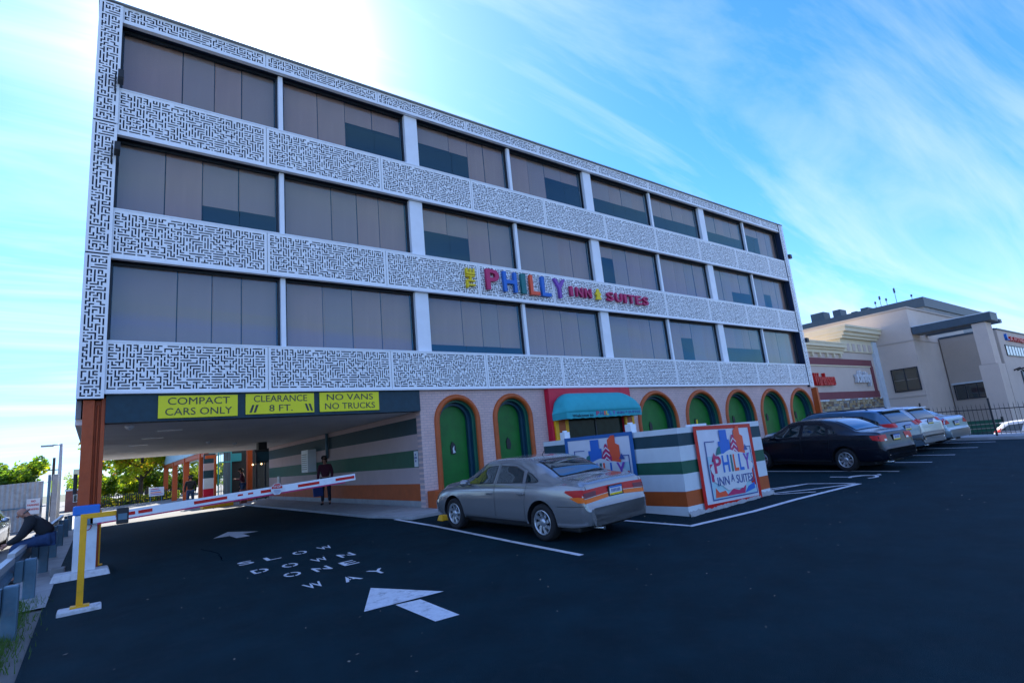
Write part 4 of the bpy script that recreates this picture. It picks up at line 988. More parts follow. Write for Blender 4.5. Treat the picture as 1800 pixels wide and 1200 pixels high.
def sedan(name, label, loc, rz, paint, L_=4.83, W_=1.78, H_=1.44, wb=2.75, rim='cap', style=0, plate=.80, tails=None, group=None, wr=.32):
    k = H_ / 1.44; q = L_ / 4.83
    w0, w1 = -wb / 2, wb / 2; yr, yf = w0 - 1.10 * q, w1 + .86 * q
    top = [(yr, .43), (yr + .004, .47), (yr + .012, .52), (yr + .026, .565), (yr + .045, .60), (yr + .060, .625), (yr + .07, .655), (yr + .085, .72), (yr + .12, .92), (yr + .155, .99), (yr + .26, 1.025), (yr + .62 * q, 1.045), (yr + .78 * q, 1.08), (yr + 1.05 * q, 1.23), (yr + 1.42 * q, 1.37), (yr + 1.8 * q, 1.43), (-.15, 1.44), (.25, 1.41), (.72 * q, 1.22), (1.12 * q, 1.015), (1.3 * q, .985), (1.8 * q, .90), (yf - .25, .78), (yf - .08, .69), (yf - .015, .56), (yf, .45)]
    top = [(a, z * k) for a, z in top]
    belt = [(yr, .40), (yr + .05, .80), (yr + .12, .93), (yr + .6, .965), (-.6, .955), (.6, .915), (1.2, .885), (1.8, .80), (yf - .1, .60), (yf, .38)]
    belt = [(a, z * k) for a, z in belt]
    rdoor = [(-.10, .34 * k), (-.10, .93 * k), (-.14, 1.34 * k), (-.62, 1.325 * k), (-.98 * q, 1.20 * k), (-1.02 * q, .95 * k), (w0 + .42, .62 * k), (w0 + .42, .34 * k)]
    fdoor = [(-.08, .34 * k), (.98, .34 * k), (1.05, .60 * k), (1.03, .90 * k), (.60, 1.15 * k), (.28, 1.315 * k), (-.12, 1.34 * k), (-.08, .93 * k)]
    sw = [[(-.03, .965 * k), (.92, .925 * k), (.58, 1.12 * k), (.26, 1.275 * k), (-.06, 1.30 * k)], [(-.13, .97 * k), (-.15, 1.30 * k), (-.60, 1.285 * k), (-.86 * q, 1.19 * k), (-.90 * q, .985 * k)]]
    if style == 0: sw.append([(-.97 * q, .99 * k), (-.95 * q, 1.19 * k), (-1.10 * q, 1.14 * k), (-1.30 * q, 1.03 * k), (-1.28 * q, 1.0 * k)])
    else: sw.append([(-.96 * q, 1.0 * k), (-.94 * q, 1.16 * k), (-1.16 * q, 1.09 * k), (-1.22 * q, 1.02 * k)])
    rw = [(-.60, yr + .80 * q), (.60, yr + .80 * q), (.545, yr + 1.40 * q), (.28, yr + 1.45 * q), (-.28, yr + 1.45 * q), (-.545, yr + 1.40 * q)]
    fw = [(-.50, .33), (.50, .33), (.64, 1.02 * q), (.3, 1.08 * q), (-.3, 1.08 * q), (-.64, 1.02 * q)]
    return car(name, label, loc, rz, paint, top, belt, L_, W_, (w0, w1), sw, rw, fw, [fdoor, rdoor], tails(yr, yf, k) if tails else [], .615, wr, rim, plate, 'antenna' if style == 0 else '', group=group, bump=None)
def tails0(yr, yf, k):
    return [('tail_light', 'lred', [(.20, .74), (.80, .70), (.80, .885), (.20, .90)], 'rear', .006), ('tail_light', 'lred', [(-.20, .835), (.20, .835), (.20, .90), (-.20, .90)], 'rear', .006),
            ('indicator', 'lorange', [(.21, .71), (.80, .67), (.80, .745), (.21, .775)], 'rear', .010),
            ('tail_light', 'lred', [(yr + .02, .74), (yr + .20, .74), (yr + .48, .85), (yr + .46, .88), (yr + .02, .90)], 'side', .006),
            ('indicator', 'lorange', [(yr + .02, .685), (yr + .20, .69), (yr + .37, .765), (yr + .2, .78), (yr + .02, .76)], 'side', .010),
            ('lamp_divider', 'maroon', [(.52, .755), (.80, .735), (.80, .835), (.50, .85)], 'rear', .012), ('lamp_divider', 'silver', [(.20, .776), (.80, .742), (.80, .752), (.20, .786)], 'rear', .014),
            ('headlight', 'lwhite', [(.45, .58), (.80, .60), (.80, .70), (.45, .68)], 'front', .006)]
def tails1(yr, yf, k):
    return [('tail_light', 'lred', [(.48, .80), (.82, .80), (.82, .96), (.46, .96)], 'rear', .008), ('tail_light', 'lred', [(yr + .03, .80), (yr + .26, .84), (yr + .34, .95), (yr + .03, .965)], 'side', .008),
            ('lamp_window', 'lwhite', [(.5, .80), (.62, .80), (.62, .85), (.5, .85)], 'rear', .012), ('chrome_strip', 'chrome', [(-.7, .42), (.7, .42), (.7, .44), (-.7, .44)], 'rear', .022),
            ('headlight', 'lwhite', [(.45, .58), (.80, .60), (.80, .70), (.45, .68)], 'front', .006)]
def tails2(yr, yf, k):
    return [('tail_light', 'lred', [(.50, .80), (.83, .78), (.83, .80), (.66, .97)], 'rear', .008), ('tail_light', 'lred', [(yr + .02, .78), (yr + .42, .80), (yr + .18, .98), (yr + .10, .98), (yr + .02, .90)], 'side', .010),
            ('headlight', 'lwhite', [(.45, .58), (.80, .60), (.80, .70), (.45, .68)], 'front', .006)]
def suv(name, label, loc, rz, paint, L_=4.8, W_=1.92, H_=1.74, wb=2.9, group=None, rails=True, tl=0, plate=.95, wr=.37, rim='five'):
    k = H_ / 1.74; q = L_ / 4.8; w0, w1 = -wb / 2, wb / 2; yr, yf = w0 - .98 * q, w1 + .92 * q
    top = [(yr, .55), (yr + .02, .80), (yr + .05, 1.08), (yr + .10, 1.16), (yr + .38, 1.52), (yr + .55, 1.66), (yr + .9, 1.715), (-.3, 1.74), (.2, 1.71), (.55, 1.60), (.98, 1.30), (1.18, 1.18), (1.5, 1.14), (yf - .35, 1.05), (yf - .08, .94), (yf - .015, .75), (yf, .55)]
    belt = [(yr, .45), (yr + .06, 1.03), (yr + .12, 1.10), (-.5, 1.10), (.9, 1.06), (1.4, 1.02), (yf - .1, .85), (yf, .45)]
    top = [(a, z * k) for a, z in top]; belt = [(a, z * k) for a, z in belt]
    fd = [(-.06, .40), (1.0, .40), (1.08, .7), (1.05, 1.04 * k), (.70, 1.34 * k), (.38, 1.58 * k), (-.1, 1.62 * k), (-.06, 1.1 * k)]
    rd = [(-.09, .40), (-.09, 1.1 * k), (-.13, 1.62 * k), (-.92, 1.60 * k), (-1.08, 1.12 * k), (w0 + .48, .7), (w0 + .46, .40)]
    sw = [[(-.02, 1.13 * k), (.94, 1.09 * k), (.66, 1.32 * k), (.36, 1.53 * k), (-.06, 1.565 * k)], [(-.12, 1.13 * k), (-.15, 1.565 * k), (-.86, 1.55 * k), (-.98, 1.14 * k)], [(-1.05, 1.15 * k), (-.94, 1.54 * k), (-1.5, 1.50 * k), (yr + .46, 1.30 * k), (yr + .38, 1.17 * k)]]
    rw = [(-.66, yr + .13), (.66, yr + .13), (.58, yr + .44), (-.58, yr + .44)]; fw = [(-.55, .32), (.55, .32), (.68, .98), (.3, 1.06), (-.3, 1.06), (-.68, .98)]
    t_ = [('tail_light', 'lred', [(.52, 1.0), (.86, .98), (.86, 1.12), (.50, 1.12)], 'rear', .008), ('tail_light', 'lred', [(yr + .02, .98), (yr + .30, 1.02), (yr + .36, 1.10), (yr + .02, 1.12)], 'side', .010),
          ('bumper_trim', 'black', [(-.8, .40), (.8, .40), (.8, .58), (-.8, .58)], 'rear', .006), ('headlight', 'lwhite', [(.45, .82), (.86, .84), (.86, .95), (.45, .93)], 'front', .006), ('grille', 'black', [(-.42, .62), (.42, .62), (.42, .9), (-.42, .9)], 'front', .006)]
    if tl: t_ += [('chrome_trim', 'chrome', [(-.7, .44), (.7, .44), (.66, .49), (-.66, .49)], 'rear', .012)]
    return car(name, label, loc, rz, paint, top, belt, L_, W_, (w0, w1), sw, rw, fw, [fd, rd], t_, .66, wr, rim, plate, ('rails ' if rails else '') + 'spoiler', group=group, sill=.33)

def place(car_, x, y, rz=0):
    T = car_[0]; T.location = (x, y, gz(x, y)); 
    T.rotation_euler = (math.atan(.033 if y < 14 else 0), -math.atan(.016), rz); return T
CG = 'cars parked nose-in to the hotel'
place(sedan('silver_sedan', 'older silver four-door sedan with full-width red and orange tail lights beside the low wall', (0, 0, 0), 0, 'silver', tails=tails0), 7.14, 9.3, math.radians(3.5))
place(sedan('dark_sedan', 'black four-door sedan with multi-spoke hubcaps, nearest of the row right of the striped wall', (0, 0, 0), 0, 'blackpaint', 4.72, 1.83, 1.48, 2.70, 'nine', 1, .86, tails1, CG), 17.95, 8.28, math.radians(-8))
place(suv('grey_suv', 'blue-grey sport utility vehicle with roof rails parked just beyond the black sedan', (0, 0, 0), 0, 'bluegrey', H_=1.62, group=CG), 20.9, 8.97, math.radians(-8))
place(suv('pale_suv', 'pale silver crossover with chrome rear trim between the blue-grey vehicle and the light sedan', (0, 0, 0), 0, 'palesilver', 4.7, 1.88, 1.58, 2.75, CG, False, 1, 1.0, .36), 23.27, 8.92, math.radians(-8))
place(sedan('light_sedan', 'light blue-silver sedan with triangular red tail lights, last of the row by the fence', (0, 0, 0), 0, 'skysilver', 4.93, 1.85, 1.47, 2.80, 'nine', 1, .80, tails2, CG), 25.62, 8.95, math.radians(-8))
c_ = suv('white_hatchback', 'white hatchback with red tail light behind the iron fence at the right edge', (0, 0, 0), 0, 'whitepaint', 4.4, 1.82, 1.50, 2.65, None, False, 0, .9, .33, 'five')[0]
c_.location = (36.8, 5.75, -2.42); c_.rotation_euler = (0, 0, PI)
c_ = suv('parked_car', 'dark sport utility vehicle cut off by the left picture edge beside the seated man', (0, 0, 0), 0, 'blackpaint', 4.7, 1.88, 1.66, 2.75, None, False, 0, None, .36)[0]
c_.location = (-3.25, 17.2, gz(-3, 17) - .05); c_.rotation_euler = (0, 0, PI)
c_ = sedan('parked_car', 'pale sedan with sunlit windscreen parked behind the dark vehicle at the left edge', (0, 0, 0), 0, 'palesilver', 4.8, 1.82, 1.45, 2.75, 'nine', 1, None, tails1)[0]
c_.location = (-3.2, 24.5, gz(-3, 22) - .05); c_.rotation_euler = (0, 0, PI)

# wheel stop
t = thing('wheel_stop', 'small yellow wheel stop block in front of the silver sedan', 'wheel stop', (6.55, 12.0, gz(6.5, 12)))
z = gz(6.6, 12)
MB().add([(6.56, 11.85, z), (8.1, 11.85, z), (8.1, 12.1, z), (6.56, 12.1, z), (6.59, 11.9, z + .13), (8.07, 11.9, z + .13), (8.07, 12.05, z + .13), (6.59, 12.05, z + .13)], [(0, 3, 2, 1), (4, 5, 6, 7), (0, 1, 5, 4), (1, 2, 6, 5), (2, 3, 7, 6), (3, 0, 4, 7)]).build('block', 'yellow', t, .02)

# ------------------------------------------------------------------ people
def skin(name, verts, edges, radii, m, parent, lvl=1, extra=None, root=0):
    me = bpy.data.meshes.new(name); me.from_pydata(verts, edges, []); o = link(name, me, None)
    s_ = o.modifiers.new('s', 'SKIN'); s_.use_smooth_shade = True
    d = me.skin_vertices[0].data
    for i, r in enumerate(radii): d[i].radius = (r, r) if isinstance(r, (int, float)) else r
    d[root].use_root = True
    u = o.modifiers.new('u', 'SUBSURF'); u.levels = lvl; u.render_levels = lvl
    bpy.context.view_layer.update(); dg = bpy.context.evaluated_depsgraph_get(); nm = bpy.data.meshes.new_from_object(o.evaluated_get(dg))
    bpy.data.objects.remove(o); nm.name = name; nm.materials.clear(); nm.materials.append(M[m]); nm.polygons.foreach_set('use_smooth', [True] * len(nm.polygons))
    if extra:
        bm = bmesh.new(); bm.from_mesh(nm)
        for c_, sc in extra:
            r_ = bmesh.ops.create_uvsphere(bm, u_segments=10, v_segments=8, radius=1)
            for v in r_['verts']: v.co = Vector((v.co.x * sc[0], v.co.y * sc[1], v.co.z * sc[2])) + Vector(c_)
        for f in bm.faces: f.smooth = True
        bm.to_mesh(nm); bm.free()
    return link(name, nm, parent)
def person(label, loc, rz, J, top_m, leg_m, hair_m='hairdark', bald=False, shoe='black', face=(0, 1, 0), bulk=1.0):
    """J: joints in metres, y = facing"""
    T = thing('person', label, 'person', loc, rz)
    g = lambda k: Vector(J[k])
    hd, nk = g('head'), g('neck'); fv = Vector(face).normalized(); upv = (hd - nk).normalized(); rv = fv.cross(upv).normalized()
    V, E_, R_ = [], [], []
    def add(p, r, par=None):
        V.append(tuple(p)); R_.append(r); i = len(V) - 1
        if par is not None: E_.append((par, i))
        return i
    pel = add(g('pelvis'), (.11, .085)); sp = add(g('spine'), (.10, .075), pel); ch = add(g('chest'), (.10, .07), sp); n0 = add(nk, .055, ch)
    h0 = add(hd - upv * .05, .065, n0); h1 = add(hd + upv * .04, (.080, .092), h0); add(hd + upv * .11, .055, h1)
    for s_ in 'LR':
        sh = add(g('sh' + s_), .04, ch); el = add(g('el' + s_), .034, sh); wr = add(g('wr' + s_), .025, el)
        hnd = g('wr' + s_) + (g('wr' + s_) - g('el' + s_)).normalized() * .07; pm = add(hnd, (.03, .016), wr)
        hp = add(g('hp' + s_), .08, pel); kn = add(g('kn' + s_), .052, hp); an = add(g('an' + s_), .038, kn); add(g('to' + s_), .035, an)
    eyes = []
    skin('body', V, E_, R_, 'skin', T, 1, [(hd + fv * .095 + upv * .01, (.014, .022, .02)), (hd + rv * .085, (.014, .02, .03)), (hd - rv * .085, (.014, .02, .03))])
    for s_ in 'LR':
        w = g('wr' + s_); d = (w - g('el' + s_)).normalized(); a = d.orthogonal().normalized(); b_ = d.cross(a); base = w + d * .075
        v2, e2, r2 = [tuple(base)], [], [.012]
        for k in range(4):
            o_ = a * (-.027 + .018 * k); ln = (.062, .072, .066, .05)[k]
            i = len(v2); v2 += [tuple(base + o_), tuple(base + o_ + d * ln * .6 + b_ * .006), tuple(base + o_ + d * ln * .9 + b_ * .025)]; r2 += [.0095, .009, .008]; e2 += [(0, i), (i, i + 1), (i + 1, i + 2)]
        i = len(v2); v2 += [tuple(base - d * .03 + a * .04), tuple(base + a * .055 + d * .015)]; r2 += [.011, .009]; e2 += [(0, i), (i, i + 1)]
        skin('hand', v2, e2, r2, 'skin', T, 1)
    # clothing follows the same skeleton
    V, E_, R_ = [], [], []
    c0 = add(g('pelvis') + Vector((0, 0, .04)), (.165, .125)); c1 = add(g('spine'), (.155, .12), c0); c2 = add(g('chest'), (.175, .13), c1); add(nk - (nk - g('chest')) * .15, .07, c2)
    for s_ in 'LR':
        sh = add(g('sh' + s_), .075, c2); el = add(g('el' + s_), .058, sh); add(g('wr' + s_), .042, el)
    R_ = [(a * bulk, b * bulk) if not isinstance(r_, float) else r_ * bulk for r_ in R_ for a, b in [(r_ if not isinstance(r_, float) else (r_, r_))]]
    skin('jacket', V, E_, R_, top_m, T, 2)
    V, E_, R_ = [], [], []
    p0_ = add(g('pelvis'), (.15, .12))
    for s_ in 'LR':
        hp = add(g('hp' + s_), .105, p0_); kn = add(g('kn' + s_), .072, hp); add(g('an' + s_) + (g('kn' + s_) - g('an' + s_)).normalized() * .02, .06, kn)
    skin('trousers', V, E_, R_, leg_m, T, 2)
    for s_ in 'LR':
        a, t_ = g('an' + s_), g('to' + s_); f_ = Vector((t_.x - a.x, t_.y - a.y, 0)).normalized()
        skin('shoe', [tuple(a - f_ * .05 + Vector((0, 0, -.045))), tuple(a + f_ * .06 + Vector((0, 0, -.045))), tuple(a + f_ * .18 + Vector((0, 0, -.055)))], [(0, 1), (1, 2)], [.042, .045, .035], shoe, T, 1)
    if not bald: skin('hair', [tuple(hd - fv * .02 + upv * .03), tuple(hd - fv * .015 + upv * .085), tuple(hd - fv * .055 - upv * .03)], [(0, 1), (0, 2)], [(.096, .098), .078, .06], hair_m, T, 2)
    else: skin('hair', [tuple(hd - fv * .045 - upv * .02), tuple(hd - fv * .045 + upv * .02)], [(0, 1)], [.084, .086], hair_m, T, 2)
    for s_ in (-1, 1):
        MB().lathe([(.001, -.009), (.009, 0), (.001, .009)], 8, 'z', c=hd + fv * .088 + rv * .033 * s_ + upv * .03).build('eye', 'black', T, local=True)
    MB().lathe([(.001, -.02), (.006, 0), (.001, .02)], 6, 'x', c=hd + fv * .089 - upv * .045).build('mouth', 'lred', T, local=True)
    return T
M['hairdark'] = mat('dark_hair', (.015, .012, .010), .8); M['hairgrey'] = mat('grey_hair', (.12, .11, .11), .8)
M['jk_dark'] = mat('dark_jacket', (.012, .016, .022), .9, var=.25, vscale=12); M['jk_maroon'] = mat('maroon_jumper', (.075, .012, .030), .9, var=.2, vscale=12)
M['denim'] = mat('denim', (.02, .05, .13), .9, var=.25, vscale=20); M['trs_dark'] = mat('dark_trousers', (.012, .015, .028), .9, var=.2, vscale=12); M['bag'] = mat('blue_bag', (.01, .035, .16), .7, var=.15)
def stand(lean=0, arm='side', turn=0):
    J = {'pelvis': (0, 0, .95), 'spine': (0, .01, 1.10), 'chest': (0, .02 + lean * .5, 1.32), 'neck': (0, .03 + lean, 1.49), 'head': (0, .07 + lean * 1.6, 1.61)}
    for s_, k in (('L', -1), ('R', 1)):
        J['sh' + s_] = (.19 * k, .02 + lean * .8, 1.40); J['el' + s_] = (.25 * k, .0 + lean, 1.13); J['wr' + s_] = (.25 * k, .10 + lean, .89)
        J['hp' + s_] = (.10 * k, 0, .90); J['kn' + s_] = (.12 * k, .03, .50); J['an' + s_] = (.13 * k, 0, .09); J['to' + s_] = (.15 * k, .14, .03)
    return J
J = stand(.04); J['kmid'] = 0
zf = gz(6.7, 21.5) + .09
person('person in a maroon jumper looking down and holding a blue bag beside the striped wall', (6.85, 21.0, zf), math.radians(150), J, 'jk_maroon', 'trs_dark', face=(-.1, .8, -.55))
t = thing('shopping_bag', 'blue bag hanging from the hand of the person in maroon', 'bag', (6.35, 21.1, zf + .25))
bx, by = 6.85 + (.25 * math.cos(math.radians(150)) - .14 * math.sin(math.radians(150))), 21.0 + (.25 * math.sin(math.radians(150)) + .14 * math.cos(math.radians(150)))
MB().add([(bx - .17, by - .05, zf + .33), (bx + .17, by - .05, zf + .33), (bx + .17, by + .05, zf + .33), (bx - .17, by + .05, zf + .33), (bx - .2, by - .03, zf + .72), (bx + .2, by - .03, zf + .72), (bx + .2, by + .03, zf + .72), (bx - .2, by + .03, zf + .72)],
         [(0, 3, 2, 1), (4, 5, 6, 7), (0, 1, 5, 4), (1, 2, 6, 5), (2, 3, 7, 6), (3, 0, 4, 7)]).build('pouch', 'bag', t, .02)
MB().tube([(bx - .1, by, zf + .71), (bx, by, zf + .80), (bx + .1, by, zf + .71)], .008, 6).build('handle', 'bag', t)
person('person in a dark jacket walking away below the orange posts', (4.1, 34.8, gz(4, 34)), 0, stand(.02), 'jk_dark', 'denim')
J = stand(.03); J['elL'] = (-.27, .1, 1.15); J['wrL'] = (-.2, .32, 1.2)
person('person in a dark red top and jeans standing in the shade by the hotel entrance', (6.15, 32.0, gz(6, 32) + .09), math.radians(75), J, 'jk_maroon', 'denim')
# seated man on the rail: faces -X
seat = gz(-1, 14.3) + .64
J = {'pelvis': (0, 0, .10), 'spine': (0, .04, .27), 'chest': (0, .18, .42), 'neck': (0, .29, .50), 'head': (0, .36, .575)}
for s_, k in (('L', -1), ('R', 1)):
    J['sh' + s_] = (.18 * k, .24, .44); J['el' + s_] = (.22 * k, .36, .18); J['wr' + s_] = (.08 * k, .54, .07)
    J['hp' + s_] = (.10 * k, .02, .08); J['kn' + s_] = (.16 * k, .46, .02); J['an' + s_] = (.16 * k, .40, -.52); J['to' + s_] = (.17 * k, .55, -.58)
person('man with receding hair in a dark jacket and jeans sitting hunched on the guard rail', (-.70, 14.3, seat), math.radians(90), J, 'jk_dark', 'denim', 'hairgrey', True, face=(.25, .75, -.6), bulk=1.22).scale = (1.04, 1.04, 1.04)

# ------------------------------------------------------------------ trees
def leafm(n, c):
    m = mat(n, c, .7, var=.35, vscale=.9); nn = m.node_tree.nodes; l = m.node_tree.links; b = nn['Principled BSDF']
    tr = nn.new('ShaderNodeBsdfTranslucent'); tr.inputs[0].default_value = (min(.9, c[0] * 3.4), min(.9, c[1] * 3.0), c[2] * 1.5, 1); mx = nn.new('ShaderNodeMixShader'); mx.inputs[0].default_value = .55
    l.new(b.outputs[0], mx.inputs[1]); l.new(tr.outputs[0], mx.inputs[2]); l.new(mx.outputs[0], nn['Material Output'].inputs[0]); return m
M['lf1'] = leafm('leaf_green', (.09, .17, .018)); M['lf2'] = leafm('leaf_yellow_green', (.20, .25, .015)); M['lf3'] = leafm('leaf_dark', (.04, .095, .014)); M['lf4'] = leafm('leaf_autumn', (.25, .16, .02))
def tree(name, label, x, y, z, h, cr, seed, mats=('lf1', 'lf2', 'lf3'), nl=5200, ls=.22, low=.3, group=None, limbs=9):
    r = random.Random(seed); T = thing(name, label, 'tree', (x, y, z), 0, group)
    b = MB(); b.tube([(0, 0, -.2), (.05, .05, h * .25), (.1, 0, h * .55), (.05, .1, h * .85)], [h * .026, h * .02, h * .013, h * .004], 10); ends = []
    for k in range(limbs):
        a = 2 * PI * k / limbs + r.uniform(-.3, .3); z0 = h * r.uniform(.22, .6); rad = cr * r.uniform(.55, .95); z1 = min(h * .95, z0 + h * r.uniform(.12, .38))
        p = [(.05, 0, z0), (math.cos(a) * rad * .45, math.sin(a) * rad * .45, (z0 + z1) / 2 - .02 * h), (math.cos(a) * rad, math.sin(a) * rad, z1)]
        b.tube(p, [h * .011, h * .007, h * .002], 7); ends.append(p[1]); ends.append(p[2])
        for q_ in range(2):
            a2 = a + r.uniform(-.9, .9); e = (p[1][0] + math.cos(a2) * rad * .4, p[1][1] + math.sin(a2) * rad * .4, p[1][2] + h * r.uniform(.03, .2)); b.tube([p[1], e], [h * .005, h * .0015], 5); ends.append(e)
    ends.append((.05, .1, h * .88)); ends.append((0, 0, h * .7))
    b.build('trunk', 'bark', T, local=True)
    L3 = MB(); cl = []
    for e in ends:
        for _ in range(3): cl.append((e[0] + r.gauss(0, cr * .17), e[1] + r.gauss(0, cr * .17), max(h * low, e[2] + r.gauss(0, h * .05)), r.uniform(.10, .22) * cr, r.choices(range(len(mats)), [5, 3, 3][:len(mats)])[0]))
    for k in range(nl):
        c = r.choice(cl); u = Vector((r.gauss(0, 1), r.gauss(0, 1), r.gauss(0, .8))).normalized() * c[3] * r.uniform(.5, 1.25) ** .6
        p = Vector(c[:3]) + u; a = Vector((r.gauss(0, 1), r.gauss(0, 1), r.gauss(0, .6))).normalized(); t_ = a.orthogonal().normalized(); w = t_.cross(a); s_ = ls * r.uniform(.5, 1.1)
        mi = c[4] if r.random() < .75 else r.randrange(len(mats))
        L3.add([p - a * s_ * .5, p + t_ * s_ * .28, p + a * s_ * .5 + w * s_ * .1, p - t_ * s_ * .28], [(0, 1, 2, 3)], mi)
    me = bpy.data.meshes.new('crown'); me.from_pydata(L3.v, [], L3.f); [me.materials.append(M[m_]) for m_ in mats]; me.polygons.foreach_set('material_index', L3.m); me.update()
    link('crown', me, T); return T
tree('broadleaf_tree', 'sunlit yellow-green tree with spreading dark limbs seen below the hotel, left of the sign', 3.3, 62, -1.5, 8.0, 3.6, 3, ('lf2', 'lf1', 'lf4'), 15000, .40, .12)
tree('broadleaf_tree', 'green tree behind the orange posts, right of the spreading tree', 8.0, 74, -1.5, 9.0, 4.5, 8, ('lf1', 'lf2', 'lf3'), 11000, .45, .1)
tree('broadleaf_tree', 'leafy tree close behind the orange column seen below the hotel', 5.0, 82, -1.5, 9.5, 3.2, 12, ('lf2', 'lf1', 'lf3'), 13000, .45, .08)
tree('broadleaf_tree', 'round green tree rising behind the grey fence at the far left', -6.8, 62, -1.6, 4.4, 3.1, 5, ('lf1', 'lf2', 'lf3'), 15000, .45, .2)
tree('broadleaf_tree', 'lower dark green tree half hidden by the grey fence at the left edge', -11, 60, -1.6, 4.2, 3.2, 6, ('lf1', 'lf3'), 9000, .40, .2)
tree('small_tree', 'thin tuft of a tree beyond the brick building by the orange column', -1.9, 92, -1.6, 3.9, 1.4, 15, ('lf1', 'lf2'), 1500, .25, .4)
for i_, (x, y, h, w_) in enumerate(((6, -48, 8, 'second from the left'), (15, -50, 9.5, 'third from the left'), (28, -48, 7.5, 'fourth from the left'), (42, -50, 9, 'fifth from the left'), (-8, -49, 8, 'leftmost'), (58, -48, 9, 'rightmost'))):
    tree('broadleaf_tree', 'tree across the street behind the lot, %s of its row' % w_, x, y, -1.8, h, h * .42, 40 + i_, ('lf1', 'lf3'), 2600, .5, .25)
for i_, (x, y, h, c_, w_) in enumerate(((.2, 66, 3.2, 2.0, 'leftmost bush behind the picket fence beside the column'), (3.2, 67, 3.6, 2.2, 'bush under the spreading tree behind the picket fence'), (6.3, 66, 3.0, 2.0, 'bush behind the picket fence next to the white notice board'), (9.5, 67, 3.8, 2.2, 'bush seen between the orange posts'))):
    tree('bush', w_, x, y, -1.6, h, c_, 60 + i_, ('lf1', 'lf3', 'lf2'), 5000, .34, .05)
for i_, (x, y, h, w_) in enumerate(((47, -6, 7, 'nearest'), (58, -12, 8, 'second'), (70, -16, 9, 'third'), (84, -22, 9, 'farthest'))):  # row added out of view so the car paint mirrors something darker
    tree('broadleaf_tree', '%s tree of an unseen row added right of the iron fence to darken reflections' % w_, x, y, -2.4, h, h * .45, 80 + i_, ('lf1', 'lf3'), 2600, .55, .1)
# shrubs and yellow flowers along the back fence
r = random.Random(21); sg = MB()
for k in range(5200):
    x = r.uniform(-1.0, 6.2); y = 60.5 + r.gauss(0, .5); h = r.uniform(0, .75) * (1 + .25 * math.sin(x * 3)); p = Vector((x, y, gz(x, 60) + h)); a = Vector((r.gauss(0, 1), r.gauss(0, 1), r.gauss(0, 1))).normalized(); t_ = a.orthogonal().normalized(); s_ = .12
    sg.add([p - a * s_, p + t_ * s_ * .6, p + a * s_, p - t_ * s_ * .6], [(0, 1, 2, 3)], 0 if r.random() < .6 else 1)
tag(sg.build('shrubbery', ['lf1', 'lyel']), 'low shrubs with yellow flowers along the back fence', 'shrubs', kind='stuff')
t = thing('picket_fence', 'dark picket fence before the yellow flowering shrubs at the back of the court', 'fence', (2.5, 59.5, gz(2, 59)))
pk = MB().box((-.03, -.02, 0), (.03, .02, 1.0)).mesh('picket', ['blackiron'])
for k in range(46): link('picket', pk, t, Vector((-3.6 + k * .16, 0, 0)))
MB().box((-3.7, -.03, .8), (3.8, .03, .86)).build('rail', 'blackiron', t, local=True); MB().box((-3.7, -.03, .2), (3.8, .03, .26)).build('rail', 'blackiron', t, local=True)
t = thing('notice_board', 'white and lilac notice board standing by the orange posts', 'sign', (4.1, 56, gz(4, 56)))
MB().box((-.5, -.03, .5), (.55, .03, 1.2)).build('board', 'plate', t, .01, True)
for k, m_ in enumerate(('lpurp', 'loran', 'lblue', 'magenta')): MB().box((-.4, -.036, .62 + k * .14), (.45 - k * .08, -.032, .68 + k * .14)).build('print_line', m_, t, local=True)
for x in (-.4, .4): MB().box((x - .03, -.02, 0), (x + .03, .02, .5)).build('leg', 'steel', t, local=True)
# canopy with orange posts behind the hotel
t = thing('covered_walk', 'pale blue canopy carried by orange posts beyond the hotel', 'canopy', (5.1, 38.5, gz(5, 40)))
MB().box((5.0, 37.2, 1.62), (7.2, 62.5, 2.9)).build('canopy_fascia', 'palecan', t) if False else None
M['palecan'] = mat('pale_blue_panel', (.34, .52, .58), .6, var=.08)
MB().box((5.0, 37.2, 1.62), (7.2, 62.2, 2.9)).build('canopy_fascia', 'palecan', t, .02)
MB().box((5.05, 37.3, 1.32), (5.3, 61.8, 1.62)).build('lintel', 'orange', t, .01)
for y in (38.5, 46, 53.2, 60.5): MB().box((4.98, y, gz(5, y) - .1), (5.34, y + .36, 1.62 if y > 40 else 1.615)).build('post', 'orange', t, .01)
# striped screen wall, gate and entrance at the back
b = MB()
for i, (a, c, m_) in enumerate([(-1.55, -1.1, 'stripe_white'), (-1.1, -.55, 'red'), (-.55, .05, 'stripe_white'), (.05, .5, 'stripe_teal'), (.5, .9, 'pink'), (.9, 1.45, 'stripe_teal')]): b.box((5.02, 37.0, a), (5.62, 37.25, c), i)
t = thing('screen_wall', 'short wall painted teal, pink and red in stripes behind the orange posts', 'wall', (5.3, 37.0, -1.4)); b.build('wall', ['stripe_white', 'red', 'stripe_white', 'stripe_teal', 'pink', 'stripe_teal'], t)
t = thing('orange_gateway', 'slim orange gateway left of the teal gate', 'gateway', (5.4, 35.4, -1.4)); MB().box((5.30, 35.3, -1.5), (5.42, 35.45, 1.3)).box((4.85, 35.3, 1.12), (5.30, 35.45, 1.3)).build('frame', 'orange', t, .01)
t = thing('metal_gate', 'tall teal gate of vertical bars beside the entrance', 'gate', (5.8, 35, -1.4))
M['tealgate'] = mat('teal_gate', (.03, .28, .33), .4)
MB().box((5.44, 34.98, -1.4), (5.50, 35.04, 1.45)).box((6.08, 34.98, -1.4), (6.14, 35.04, 1.45)).box((5.5, 34.98, 1.38), (6.08, 35.04, 1.45)).box((5.5, 34.98, .82), (6.08, 35.04, .88)).box((5.5, 34.98, -1.35), (6.08, 35.04, -1.28)).build('gate_frame', 'tealgate', t)
